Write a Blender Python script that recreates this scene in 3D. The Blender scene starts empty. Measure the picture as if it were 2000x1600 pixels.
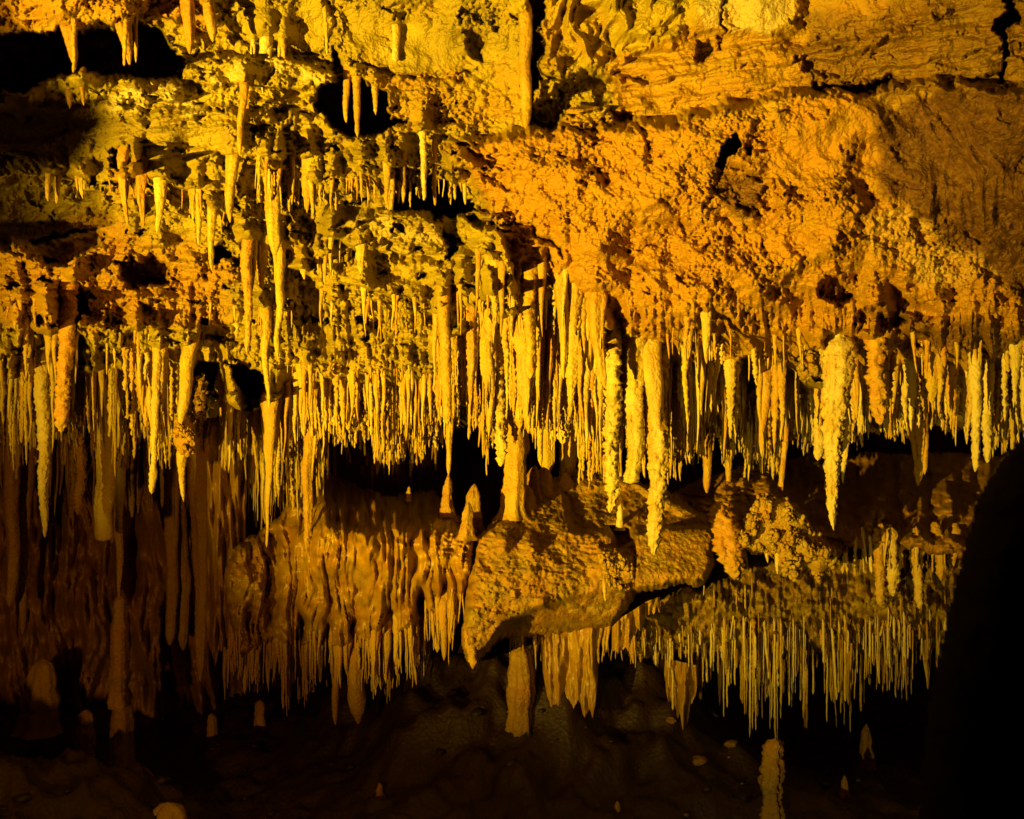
import bpy, math
import numpy as np

# ------------------------------------------------------------------ camera, world, lamps
scene = bpy.context.scene
COL = scene.collection
CAMZ = 2.4                       # the camera stands 2.4 m above the cave floor
F = 2000 * 40 / 36               # focal length in photo pixels (40 mm lens)

cam_d = bpy.data.cameras.new("camera")
cam = bpy.data.objects.new("camera", cam_d)
COL.objects.link(cam)
cam.location = (0, 0, CAMZ)
cam.rotation_euler = (math.radians(90), 0, 0)
cam_d.lens = 40
cam_d.sensor_width = 36
cam_d.clip_end = 200
cam_d.dof.use_dof = True
cam_d.dof.focus_distance = 6.0
cam_d.dof.aperture_fstop = 2.8
scene.camera = cam

world = bpy.data.worlds.new("World")
scene.world = world
world.use_nodes = True
bg = world.node_tree.nodes["Background"]
bg.inputs[0].default_value = (1.0, 0.17, 0.0, 1)
bg.inputs[1].default_value = 0.012

scene.view_settings.view_transform = 'Standard'
scene.view_settings.look = 'None'
scene.view_settings.exposure = 0
scene.view_settings.gamma = 1
scene.render.engine = 'CYCLES'
scene.cycles.max_bounces = 5
scene.cycles.diffuse_bounces = 4
scene.cycles.sample_clamp_indirect = 3


def P(px, py, D):
    """a photo pixel at depth D metres -> point in the world"""
    return np.stack([(px - 1000) / F * D, D + 0 * px, CAMZ + (800 - py) / F * D], -1)


def spot(name, loc, target, power, color, angle, blend, size):
    d = bpy.data.lights.new(name, 'SPOT')
    d.energy = power
    d.color = color
    d.spot_size = math.radians(angle)
    d.spot_blend = blend
    d.shadow_soft_size = size
    o = bpy.data.objects.new(name, d)
    COL.objects.link(o)
    o.location = loc
    from mathutils import Vector
    v = Vector(target) - Vector(loc)
    o.rotation_euler = v.to_track_quat('-Z', 'Y').to_euler()
    return o


# the first two are cave floodlights on the path, left of and below the photographer
spot("flood_or_fill", (-5.0, -1.6, CAMZ - 1.4), (0.1, 5.8, CAMZ + 1.12), 11400, (1.0, 0.645, 0.045), 41, 0.95, 0.04)
spot("flood_or_fill", (-1.3, 0.2, CAMZ - 1.7), (1.75, 6.5, CAMZ - 1.25), 320, (1.0, 0.71, 0.13), 33, 0.8, 0.05)
spot("flood_or_fill", (-2.4, 0.4, CAMZ - 0.9), (-2.0, 8.0, CAMZ - 1.15), 300, (1.0, 0.42, 0.02), 58, 1.0, 0.08)  # added dim reddish fill for the lower left, no lamp of the cave

# ------------------------------------------------------------------ noise
_rng = np.random.RandomState(7)
_perm = np.tile(_rng.permutation(256), 3)
_ang = _rng.rand(256) * 2 * np.pi
_gx, _gy = np.cos(_ang), np.sin(_ang)


def perlin(x, y, s=0):
    xi = np.floor(x).astype(np.int64)
    yi = np.floor(y).astype(np.int64)
    xf, yf = x - xi, y - yi
    u = xf * xf * xf * (xf * (xf * 6 - 15) + 10)
    v = yf * yf * yf * (yf * (yf * 6 - 15) + 10)

    def g(ix, iy, dx, dy):
        h = _perm[(_perm[(ix + s * 37) & 255] + iy) & 255]
        return _gx[h] * dx + _gy[h] * dy
    a = g(xi, yi, xf, yf)
    b = g(xi + 1, yi, xf - 1, yf)
    c = g(xi, yi + 1, xf, yf - 1)
    d = g(xi + 1, yi + 1, xf - 1, yf - 1)
    return 1.5 * ((a + u * (b - a)) + v * ((c + u * (d - c)) - (a + u * (b - a))))


def fbm(x, y, s=0, o=4, gain=0.5):
    r, a = 0, 1
    for k in range(o):
        r = r + a * perlin(x, y, s + k)
        x, y, a = x * 2.03 + 17.1, y * 2.03 + 5.7, a * gain
    return r


def ridged(x, y, s=0, o=4, gain=0.5):
    r, a = 0, 1
    for k in range(o):
        r = r + a * (1 - 2 * np.abs(perlin(x, y, s + k)))
        x, y, a = x * 2.1 + 11.3, y * 2.1 + 3.1, a * gain
    return r


def worley(x, y, s=0):
    """distances to the nearest and second nearest scattered point"""
    xi = np.floor(x).astype(np.int64)
    yi = np.floor(y).astype(np.int64)
    f1 = np.full(x.shape, 9.0)
    f2 = np.full(x.shape, 9.0)
    for dx in (-1, 0, 1):
        for dy in (-1, 0, 1):
            h = _perm[(_perm[(xi + dx + s * 31) & 255] + yi + dy) & 255]
            qx = xi + dx + h / 256.0
            qy = yi + dy + _perm[h + 91] / 256.0
            d = np.hypot(qx - x, qy - y)
            f2 = np.minimum(f2, np.maximum(f1, d))
            f1 = np.minimum(f1, d)
    return f1, f2


def sstep(t):
    t = np.clip(t, 0, 1)
    return t * t * (3 - 2 * t)


def sdist(px, py, poly):
    """signed distance to a polygon, positive inside"""
    d = np.full(px.shape, 1e9)
    ins = np.zeros(px.shape, bool)
    n = len(poly)
    for i in range(n):
        (x0, y0), (x1, y1) = poly[i], poly[(i + 1) % n]
        ex, ey = x1 - x0, y1 - y0
        t = np.clip(((px - x0) * ex + (py - y0) * ey) / (ex * ex + ey * ey + 1e-9), 0, 1)
        d = np.minimum(d, np.hypot(px - x0 - t * ex, py - y0 - t * ey))
        if y0 != y1:
            c = ((y0 > py) != (y1 > py)) & (px < (x1 - x0) * (py - y0) / (y1 - y0) + x0)
            ins ^= c
    return np.where(ins, d, -d)


def ldist(px, py, line):
    d = np.full(px.shape, 1e9)
    for (x0, y0), (x1, y1) in zip(line[:-1], line[1:]):
        ex, ey = x1 - x0, y1 - y0
        t = np.clip(((px - x0) * ex + (py - y0) * ey) / (ex * ex + ey * ey + 1e-9), 0, 1)
        d = np.minimum(d, np.hypot(px - x0 - t * ex, py - y0 - t * ey))
    return d


def mask(px, py, poly, soft):
    """1 inside the polygon, fading to 0 over `soft` pixels centred on its outline; only looked up near it"""
    xs = [p[0] for p in poly]
    ys = [p[1] for p in poly]
    out = np.zeros(px.shape)
    sel = (px > min(xs) - soft) & (px < max(xs) + soft) & (py > min(ys) - soft) & (py < max(ys) + soft)
    if sel.any():
        out[sel] = sstep(0.5 + sdist(px[sel], py[sel], poly) / soft)
    return out


def table(px, py, cols, rows, vals):
    """smooth two-way interpolation of a small table"""
    vals = np.array(vals, float)
    def locate(a, knots):
        knots = np.array(knots, float)
        i = np.clip(np.searchsorted(knots, a) - 1, 0, len(knots) - 2)
        t = np.clip((a - knots[i]) / (knots[i + 1] - knots[i]), 0, 1)
        return i, t
    i, s = locate(px, cols)
    j, t = locate(py, rows)
    s = s * 0.5 + sstep(s) * 0.5
    return ((vals[j, i] * (1 - s) + vals[j, i + 1] * s) * (1 - t) +
            (vals[j + 1, i] * (1 - s) + vals[j + 1, i + 1] * s) * t)


# ------------------------------------------------------------------ materials
def rock_material(name, yellow, olive, orange, brown, pale, rough=0.5, bump=0.5, fine=90, spec=0.5):
    m = bpy.data.materials.new(name)
    m.use_nodes = True
    nt = m.node_tree
    N, L = nt.nodes, nt.links
    b = N["Principled BSDF"]
    geo = N.new("ShaderNodeNewGeometry")
    att = N.new("ShaderNodeAttribute")
    att.attribute_name = "tint"
    sep = N.new("ShaderNodeSeparateColor")
    L.new(att.outputs["Color"], sep.inputs[0])

    def noise(scale, detail=5, rough_=0.6):
        n = N.new("ShaderNodeTexNoise")
        n.inputs["Scale"].default_value = scale
        n.inputs["Detail"].default_value = detail
        n.inputs["Roughness"].default_value = rough_
        L.new(geo.outputs["Position"], n.inputs["Vector"])
        return n.outputs["Fac"]

    def ramp(src, lo, hi):
        r = N.new("ShaderNodeMapRange")
        r.inputs[1].default_value, r.inputs[2].default_value = lo, hi
        L.new(src, r.inputs[0])
        return r.outputs[0]

    def mix(fac, a, c):
        x = N.new("ShaderNodeMix")
        x.data_type = 'RGBA'
        if isinstance(fac, float):
            x.inputs[0].default_value = fac
        else:
            L.new(fac, x.inputs[0])
        for k, v in ((6, a), (7, c)):
            if isinstance(v, tuple):
                x.inputs[k].default_value = (*v, 1)
            else:
                L.new(v, x.inputs[k])
        return x.outputs[2]

    def math_(op, a, c, clamp=False):
        x = N.new("ShaderNodeMath")
        x.operation = op
        x.use_clamp = clamp
        for k, v in ((0, a), (1, c)):
            if isinstance(v, (int, float)):
                x.inputs[k].default_value = v
            else:
                L.new(v, x.inputs[k])
        return x.outputs[0]

    n1, n2, n3 = noise(2.2), noise(9, 6, 0.65), noise(34, 4, 0.6)
    c = mix(ramp(n1, 0.4, 0.62), yellow, olive)
    patch = math_('MULTIPLY', math_('SUBTRACT', n2, 0.5), 1.6)
    c = mix(math_('ADD', sep.outputs[0], patch, True), c, orange)
    patch3 = math_('MULTIPLY', math_('SUBTRACT', n3, 0.5), 1.2)
    c = mix(math_('MULTIPLY', math_('ADD', sep.outputs[1], patch3, True), math_('MULTIPLY', sep.outputs[1], 1.6, True), True), c, brown)
    patch4 = math_('MULTIPLY', math_('SUBTRACT', n2, 0.5), -0.8)
    c = mix(math_('MULTIPLY', math_('ADD', sep.outputs[2], patch4, True), math_('MULTIPLY', sep.outputs[2], 2.0, True), True), c, pale)
    sp = mix(ramp(n3, 0.60, 0.78), c, brown)
    c = mix(0.35, c, sp)
    L.new(c, b.inputs["Base Color"])
    L.new(math_('ADD', math_('MULTIPLY', n3, 0.5), rough - 0.25), b.inputs["Roughness"])
    b.inputs["Specular IOR Level"].default_value = spec
    # relief too fine for the mesh: grains and small pits
    vor = N.new("ShaderNodeTexVoronoi")
    vor.inputs["Scale"].default_value = fine
    L.new(geo.outputs["Position"], vor.inputs["Vector"])
    fn = noise(fine * 0.9, 5, 0.7)
    h = math_('ADD', math_('MULTIPLY', vor.outputs["Distance"], 0.5), fn)
    bp = N.new("ShaderNodeBump")
    bp.inputs["Strength"].default_value = bump
    bp.inputs["Distance"].default_value = 0.012
    L.new(h, bp.inputs["Height"])
    L.new(bp.outputs[0], b.inputs["Normal"])
    return m


YEL, OLI, ORA, BRO, PAL = (0.42, 0.31, 0.014), (0.27, 0.20, 0.01), (0.40, 0.196, 0.005), (0.08, 0.028, 0.003), (0.60, 0.485, 0.20)
M_ROCK = rock_material("weathered_cave_rock", YEL, OLI, ORA, BRO, PAL, 0.55, 0.95, 75)
M_CALC = rock_material("dripstone_calcite", (0.50, 0.355, 0.014), (0.34, 0.23, 0.008), (0.42, 0.19, 0.006), BRO, PAL, 0.45, 0.75, 62)
M_FLOW = rock_material("flowstone_calcite", (0.40, 0.26, 0.01), (0.30, 0.18, 0.007), (0.32, 0.14, 0.005), BRO, PAL, 0.38, 0.3, 60)
M_FLOOR = rock_material("darkened_cave_floor", (0.026, 0.008, 0.001), (0.018, 0.006, 0.001), (0.030, 0.009, 0.001), (0.010, 0.003, 0.001), PAL, 0.55, 0.6, 40)  # the floor's lack of light is put into these very dark colours
M_BLACK = rock_material("shade_black_foreground_rock", (0.004, 0.003, 0.001), (0.003, 0.002, 0.001), (0.004, 0.002, 0.001), (0.002, 0.001, 0.001), (0.004, 0.003, 0.001), 0.95, 0.3, 40, 0.03)  # unlit rock: its shade is put into the near-black colours


# ------------------------------------------------------------------ mesh helpers
def mesh_obj(name, V, Q, T, C, mat, parent=None, origin=None):
    V = np.asarray(V, float)
    if origin is not None:
        V = V - np.asarray(origin)
    me = bpy.data.meshes.new(name)
    me.vertices.add(len(V))
    me.vertices.foreach_set("co", V.astype(np.float32).ravel())
    Q = np.asarray(Q, np.int32).reshape(-1, 4)
    T = np.asarray(T, np.int32).reshape(-1, 3)
    me.loops.add(Q.size + T.size)
    me.loops.foreach_set("vertex_index", np.concatenate([Q.ravel(), T.ravel()]))
    me.polygons.add(len(Q) + len(T))
    st = np.concatenate([np.arange(len(Q)) * 4, Q.size + np.arange(len(T)) * 3]).astype(np.int32)
    me.polygons.foreach_set("loop_start", st)
    me.polygons.foreach_set("use_smooth", np.ones(len(Q) + len(T), bool))
    me.update(calc_edges=True)
    a = me.color_attributes.new("tint", 'FLOAT_COLOR', 'POINT')
    rgba = np.ones((len(V), 4), np.float32)
    rgba[:, :3] = C
    a.data.foreach_set("color", rgba.ravel())
    me.materials.append(mat)
    o = bpy.data.objects.new(name, me)
    COL.objects.link(o)
    if origin is not None:
        o.location = tuple(float(v) for v in origin)
    if parent:
        o.parent = parent
    return o


def tag(o, label=None, cat=None, group=None, kind=None):
    if label: o['label'] = label
    if cat: o['category'] = cat
    if group: o['group'] = group
    if kind: o['kind'] = kind
    return o


class Parts:
    """collects pieces that make ONE object"""
    def __init__(s):
        s.V, s.Q, s.T, s.C, s.n = [], [], [], [], 0

    def add(s, V, Q, T, C):
        s.V.append(V)
        s.Q.append(np.asarray(Q, np.int32).reshape(-1, 4) + s.n)
        s.T.append(np.asarray(T, np.int32).reshape(-1, 3) + s.n)
        s.C.append(np.broadcast_to(C, (len(V), 3)))
        s.n += len(V)

    def build(s, name, mat, parent=None, origin=None):
        return mesh_obj(name, np.concatenate(s.V), np.concatenate(s.Q), np.concatenate(s.T), np.concatenate(s.C), mat, parent, origin)


def grid_quads(nx, ny, keep=None, base=0, flip=False):
    j, i = np.meshgrid(np.arange(ny - 1), np.arange(nx - 1), indexing='ij')
    a = (j * nx + i).ravel()
    q = np.stack([a, a + nx, a + nx + 1, a + 1], -1)
    if flip:
        q = q[:, ::-1]
    if keep is not None:
        k = keep.ravel()
        q = q[k[q].all(1)]
    return q + base


def axis(lo, a, b, hi, fine, coarse):
    return np.concatenate([np.arange(lo, a, coarse), np.arange(a, b, fine), np.arange(b, hi + coarse, coarse)]).astype(float)


# ------------------------------------------------------------------ THE CEILING: sloping overhang, near at the top, far at the drip line
CX_ = [-700, -100, 150, 450, 750, 950, 1200, 1500, 1800, 2100, 2700]
RY_ = [-700, -50, 120, 250, 400, 550, 650, 720, 790, 850]
CEIL = [
    [3.2, 3.6, 3.8, 3.9, 4.0, 4.0, 4.0, 3.9, 3.7, 3.5, 3.2],
    [4.6, 4.9, 5.0, 5.1, 5.2, 5.2, 5.1, 5.0, 4.8, 4.5, 4.0],
    [4.9, 5.2, 5.3, 5.3, 5.4, 5.4, 5.3, 5.2, 5.0, 4.7, 4.2],
    [5.0, 5.3, 5.2, 5.3, 5.4, 5.5, 5.4, 5.3, 5.1, 4.8, 4.4],
    [5.3, 5.6, 5.5, 5.5, 5.6, 5.7, 5.5, 5.4, 5.3, 5.1, 4.7],
    [5.6, 5.8, 5.8, 5.7, 5.8, 5.8, 5.8, 5.7, 5.6, 5.5, 5.1],
    [5.9, 6.0, 6.0, 5.9, 6.0, 6.0, 6.0, 6.0, 6.0, 5.9, 5.5],
    [6.4, 6.4, 6.4, 6.3, 6.1, 6.3, 6.5, 6.6, 6.5, 6.4, 6.0],
    [7.4, 7.4, 7.4, 7.1, 6.8, 7.2, 7.4, 7.6, 7.5, 7.4, 7.0],
    [8.9, 8.9, 8.9, 8.7, 8.9, 9.0, 9.2, 9.2, 9.1, 9.0, 8.6],
]
# hollows and raised pieces: (outline, metres deeper, softness in px)
PUSH = [
    ([(-300, 55), (60, 72), (190, 62), (250, 60), (275, 42), (300, 55), (362, 128), (350, 152), (240, 150), (110, 138), (40, 165), (-300, 210)], 1.5, 16),
    ([(270, 40), (300, 30), (430, 55), (420, 100), (355, 128), (290, 95)], 0.12, 12),
    ([(-300, 215), (30, 205), (120, 200), (160, 240), (165, 300), (130, 345), (40, 340), (-300, 360)], 0.35, 70),
    ([(-300, 350), (60, 355), (120, 372), (190, 385), (215, 425), (150, 455), (80, 470), (-300, 480)], 1.0, 25),
    ([(612, 195), (640, 172), (690, 150), (745, 172), (760, 232), (795, 238), (750, 252), (690, 262), (650, 240), (625, 215)], 1.4, 12),
    ([(752, 385), (800, 362), (850, 345), (905, 370), (925, 398), (885, 424), (820, 412), (765, 408)], 1.5, 10),
    ([(432, 335), (440, 322), (455, 320), (462, 335), (450, 345)], 0.35, 8),
    ([(415, 490), (440, 480), (450, 500), (430, 512)], 0.4, 8),
    ([(230, 512), (290, 500), (338, 518), (325, 548), (262, 552)], 0.6, 14),
    ([(135, 570), (180, 575), (175, 610), (140, 615)], 0.6, 12),
    ([(60, 465), (110, 455), (185, 440), (190, 470), (150, 520), (90, 515)], 0.6, 14),
    ([(215, 305), (255, 298), (275, 320), (225, 328)], 0.4, 10),
    ([(1436, 260), (1448, 275), (1428, 310), (1412, 336), (1404, 322), (1412, 290)], 0.9, 6),
    ([(1462, 285), (1480, 290), (1478, 300), (1462, 298)], 0.4, 6),
    ([(1042, 250), (1058, 200), (1095, 162), (1150, 150), (1195, 160), (1200, 190), (1170, 215), (1100, 222), (1080, 248)], 0.42, 14),
    ([(1600, 560), (1618, 538), (1650, 545), (1668, 575), (1630, 600)], 0.28, 16),
    ([(1680, 620), (1715, 602), (1765, 625), (1725, 655), (1690, 650)], 0.22, 16),
    ([(1760, 655), (1820, 650), (1830, 680), (1770, 690)], 0.15, 20),
    ([(1030, -40), (1062, -40), (1060, 90), (1048, 130), (1045, 245), (1030, 245), (1034, 120)], 0.45, 10),
    ([(1966, -40), (1982, -40), (1975, 20), (1985, 45), (1968, 70), (1966, 110), (1955, 118), (1956, 80), (1944, 60), (1962, 30)], 0.5, 9),
    ([(1950, 125), (1960, 125), (1955, 155), (1948, 155)], 0.3, 6),
    ([(1183, 640), (1208, 625), (1218, 720), (1200, 780), (1190, 720)], 0.9, 10),
    ([(960, 505), (985, 512), (998, 560), (1012, 600), (975, 600)], 0.7, 10),
    ([(1560, 690), (1618, 682), (1622, 735), (1590, 745)], 0.6, 10),
    ([(1440, 700), (1470, 700), (1475, 760), (1455, 770)], 0.4, 10),
    ([(385, 720), (425, 700), (405, 790), (385, 850), (375, 800)], 0.9, 8),
    ([(455, 720), (500, 715), (510, 790), (480, 800), (470, 770)], 0.9, 10),
    ([(125, 615), (145, 605), (180, 690), (170, 720), (145, 700)], 0.5, 12),
    ([(75, 615), (100, 620), (105, 640), (80, 640)], 0.4, 8),
    ([(0, 700), (22, 695), (25, 740), (0, 745)], 0.6, 10),
    ([(855, 440), (885, 455), (895, 480), (880, 515), (870, 480)], 0.30, 8),
    ([(895, 65), (920, 60), (950, 95), (940, 125), (915, 105)], 0.16, 6),
    ([(1362, 82), (1385, 78), (1392, 112), (1364, 114)], 0.16, 5),
    ([(395, 640), (480, 640), (480, 665), (400, 668)], 0.18, 12),
    ([(900, 420), (930, 410), (1000, 450), (960, 450)], 0.2, 10),
    ([(655, 100), (690, 150), (680, 180), (650, 130)], 0.2, 10),
    ([(1560, 120), (1640, 130), (1640, 150), (1560, 145)], 0.1, 10),
    ([(1660, 330), (1700, 400), (1770, 425), (1880, 500), (1980, 575), (2100, 640), (2700, 640), (2700, 200), (1760, 190), (1700, 280)], 0.14, 90),
    ([(1500, 560), (1600, 500), (1750, 560), (1850, 620), (1700, 640), (1560, 620)], 0.10, 40),
    # raised
    ([(1180, 560), (1400, 480), (1560, 520), (1500, 620), (1300, 640)], -0.16, 90),
    ([(1080, 330), (1250, 350), (1330, 420), (1200, 460), (1080, 430)], -0.10, 60),
    ([(15, -200), (25, 30), (62, 72), (100, 66), (190, 52), (262, 42), (285, 5), (290, -200)], -0.28, 14),
    ([(290, -200), (290, 20), (345, 45), (425, 60), (430, -200)], -0.10, 20),
    ([(40, 178), (110, 150), (200, 152), (350, 165), (355, 195), (230, 205), (120, 195), (60, 195)], -0.16, 10),
    ([(350, 130), (430, 110), (560, 112), (700, 160), (640, 178), (520, 160), (400, 165)], -0.14, 12),
    ([(630, 455), (690, 425), (790, 410), (850, 430), (880, 470), (860, 490), (760, 470), (690, 480)], -0.18, 12),
    ([(885, 402), (930, 398), (962, 412), (985, 470), (1010, 540), (985, 520), (930, 480), (895, 450)], -0.22, 9),
    ([(870, 292), (960, 268), (1080, 250), (1200, 244), (1300, 240), (1430, 214), (1560, 172), (1750, 166), (1960, 164), (2900, 175),
      (2900, 1100), (950, 1100), (1010, 600), (960, 430), (925, 350)], -0.32, 30),
    ([(1090, 225), (1120, 212), (1180, 218), (1188, 240), (1110, 246)], -0.16, 8),
    ([(1330, -100), (1560, -100), (1560, 50), (1500, 72), (1400, 62), (1345, 70)], -0.08, 26),
    ([(1205, 245), (1262, 245), (1268, 320), (1240, 325), (1210, 280)], -0.05, 12),
    ([(1380, 400), (1400, 335), (1440, 320), (1500, 335), (1520, 400), (1480, 450), (1400, 440)], 0.07, 18),
    ([(640, 520), (780, 500), (880, 530), (860, 580), (760, 570), (680, 560)], -0.10, 25),
    ([(0, 490), (60, 500), (120, 540), (110, 600), (0, 590)], -0.12, 25),
    ([(180, 640), (240, 625), (300, 640), (380, 660), (360, 690), (250, 700), (190, 690)], -0.14, 18),
    ([(420, 770), (460, 760), (540, 770), (500, 800), (430, 820), (400, 860), (395, 830)], -0.6, 12),
]
CRACKS = [([(1428, -20), (1412, 60), (1405, 95)], 0.07, 3), ([(1590, 165), (1640, 173), (1700, 168), (1735, 155)], 0.25, 6),
          ([(960, 420), (1040, 440), (1062, 470), (1100, 500)], 0.10, 5), ([(700, 120), (770, 140), (830, 145), (910, 150)], 0.06, 5),
          ([(425, 60), (480, 78), (560, 95), (640, 105), (655, 40), (640, 0)], 0.05, 6),
          ([(1040, 155), (1120, 148), (1200, 150), (1260, 160)], 0.12, 6), ([(1180, 125), (1350, 100), (1600, 70), (1800, 30)], 0.04, 16),
          ([(300, 330), (420, 375), (560, 430)], 0.06, 6), ([(280, 350), (400, 400)], 0.05, 5),
          ([(880, 330), (960, 345), (1000, 365)], 0.07, 5), ([(1050, 85), (1000, 300)], 0.0, 4)]


def rock_detail(px, py, m_pop, m_pit, m_smooth, m_strata):
    d = 0.11 * fbm(px / 260, py / 200, 1, 3)
    d += (1 - 0.5 * m_smooth) * (0.030 * fbm(px / 55, py / 45, 11, 3) - 0.020 * ridged(px / 80, py / 70, 21, 3))
    rough = 1 - 0.85 * m_smooth
    d += rough * (0.012 * fbm(px / 18, py / 15, 31, 3) - 0.007 * ridged(px / 24, py / 18, 41, 2))
    f1, f2 = worley(px / 15 + fbm(px / 30, py / 30, 51, 2) * .6, py / 13, 3)
    d += m_pop * (0.035 * np.minimum(f1, 0.8) - 0.012)
    f1, f2 = worley(px / 7.5, py / 7.0 + fbm(px / 20, py / 20, 52, 2) * .5, 5)
    d += m_pop * 0.012 * f1 + m_pit * 0.010 * (0.5 - f1) + m_pit * 0.012 * fbm(px / 9, py / 8, 61, 2)
    u = px + 4.0 * py
    v = py + 0.17 * px
    d -= m_strata * 0.03 * ridged(px / 260, v / 34, 71, 3)
    return d


def ceiling_depth(px, py):
    wx = 8 * fbm(px / 150, py / 120, 80, 2) + 12 * fbm(px / 55, py / 55, 81, 3) + 5 * fbm(px / 12, py / 11, 84, 2)
    wy = 9 * fbm(px / 150, py / 120, 86, 2) + 10 * fbm(px / 45, py / 50, 85, 3) + 4 * fbm(px / 12, py / 11, 88, 2)
    qx, qy = px + wx, py + wy
    D = table(px, py + 18 * fbm(px / 90, py / 300, 90, 3), CX_, RY_, CEIL)
    for poly, amt, soft in PUSH:
        D += amt * mask(qx, qy, poly, soft)
    for line, amt, w in CRACKS:
        D += amt * np.exp(-(ldist(qx, qy, line) / w) ** 2)
    m_pop = np.clip(mask(qx, qy, [(560, 180), (640, 260), (900, 230), (960, 250), (880, 340), (760, 370), (560, 330), (420, 260)], 60)
                    + mask(qx, qy, [(640, 455), (740, 425), (860, 430), (880, 480), (760, 470)], 30)
                    + mask(qx, qy, [(-100, 470), (330, 470), (460, 560), (420, 640), (900, 560), (880, 760), (500, 780), (380, 700), (-100, 720)], 70)
                    + 0.6 * mask(qx, qy, [(1200, 600), (1800, 640), (2100, 640), (2100, 740), (1200, 740)], 80)
                    + mask(qx, qy, [(930, 160), (1010, 180), (1010, 245), (940, 250)], 30), 0, 1)
    m_pit = mask(qx, qy, [(900, 300), (1200, 380), (1420, 430), (1900, 500), (2100, 560), (2100, 720), (1200, 660), (1000, 520)], 120)
    m_smooth = np.clip(0.75 * mask(qx, qy, [(1070, -60), (1700, -60), (1900, 60), (1560, 160), (1300, 225), (1190, 200), (1060, 130)], 50) + 0.8 * mask(qx, qy, [(1700, -60), (2200, -60), (2200, 560), (1960, 540), (1780, 420), (1690, 300)], 80) + mask(qx, qy, [(430, 5), (640, 10), (650, 90), (560, 90), (440, 62)], 20)
                       + mask(qx, qy, [(670, 20), (890, 60), (900, 140), (780, 135), (700, 110)], 20)
                       + 0.7 * mask(qx, qy, [(170, 210), (430, 200), (450, 330), (420, 370), (200, 300)], 60)
                       + 0.7 * mask(qx, qy, [(1330, -50), (1560, -50), (1560, 60), (1345, 60)], 10)
                       + 0.7 * mask(qx, qy, [(1480, 230), (1700, 200), (2100, 200), (2100, 380), (1700, 380), (1520, 330)], 60)
                       + 0.6 * mask(qx, qy, [(1200, 100), (1900, 0), (2100, 30), (2100, 160), (1300, 230)], 60), 0, 1)
    m_strata = np.clip(mask(qx, qy, [(1180, 120), (2100, -20), (2100, 170), (1560, 165), (1200, 235)], 40)
                       + 0.8 * mask(qx, qy, [(180, 210), (560, 250), (620, 430), (300, 360)], 60), 0, 1)
    m_flute = mask(qx, qy, [(1050, -60), (1330, -60), (1330, 90), (1190, 130), (1060, 140)], 40)
    m_pit = m_pit * np.clip(0.55 + 0.9 * fbm(px / 70, py / 60, 62, 2), 0, 1.3)
    d = rock_detail(px, py, m_pop, m_pit, m_smooth, m_strata)
    # bedded shelves: each bed juts out towards its lower lip, then steps back
    m_ter = mask(qx, qy, [(-300, 130), (420, 190), (900, 190), (1000, 420), (900, 730), (-300, 740)], 90)
    v = (qy - 0.05 * qx + 26 * fbm(px / 170, py / 70, 63, 3)) / 58
    fr = v - np.floor(v)
    amp = np.clip(0.06 + 0.13 * fbm(px / 120, py / 60, 66, 2), 0, .2) * (1 - 0.5 * m_smooth)
    d -= m_ter * amp * sstep(fr / .8) * (1 - sstep((fr - .84) / .16))
    v = (qy + 0.16 * qx + 14 * fbm(px / 200, py / 60, 67, 3)) / 46
    fr = v - np.floor(v)
    m_t2 = mask(qx, qy, [(1180, 110), (1500, 60), (2100, -30), (2100, 160), (1560, 165), (1200, 235)], 40)
    d -= m_t2 * 0.045 * (1 + fbm(px / 90, py / 60, 94, 2)) * sstep(fr / .8) * (1 - sstep((fr - .86) / .14))
    # scattered hollows
    hol = sstep((fbm(qx / 62, qy / 34, 68, 3) - 0.62) / .2)
    d += hol * 0.16 * m_ter * (1 - m_smooth)
    hol = sstep((fbm(qx / 110, qy / 70, 64, 4, .6) - 0.45) / .3)
    d += 0.07 * hol * (1 - 0.6 * m_smooth)
    # fine crust, rougher in patches
    crust = np.clip(0.8 + 1.4 * fbm(px / 130, py / 90, 69, 2), 0.1, 1.7) * (1 - 0.8 * m_smooth)
    d += crust * (0.010 * fbm(px / 6.5, py / 6, 60, 2) - 0.008 * ridged(px / 12, py / 10, 65, 2))
    # great diagonal folds sweeping down to the right
    m_dia = mask(qx, qy, [(980, 270), (1700, 180), (2200, 300), (2200, 660), (1300, 640), (1050, 500)], 120)
    nn = py - 0.50 * px + 30 * fbm(px / 200, py / 160, 98, 2)
    d -= m_dia * 0.11 * ridged(nn / 210, px / 700, 99, 2)
    s = px + 0.35 * py
    d -= m_flute * 0.11 * ridged(s / 75 + .3 * perlin(px / 50, py / 50, 92), py / 130, 91, 3)
    m_drape = mask(qx, qy, [(1700, 200), (1860, 180), (1960, 330), (1720, 330)], 60)
    d -= m_drape * 0.03 * ridged((px - 0.55 * py) / 60, (py) / 260, 95, 2)
    m_fl2 = mask(qx, qy, [(1780, 340), (2100, 330), (2100, 470), (1820, 440)], 50)
    d -= m_fl2 * 0.03 * ridged(px / 40, py / 160, 96, 2)
    # the zone above the drip line: drips run into vertical ribs
    m_rib = sstep((py - 520) / 120) * sstep((880 - py) / 60)
    d -= m_rib * 0.05 * ridged(px / 34, py / 170, 97, 3)
    return D + d * D / 5.6, m_pop, m_pit, m_smooth


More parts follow.
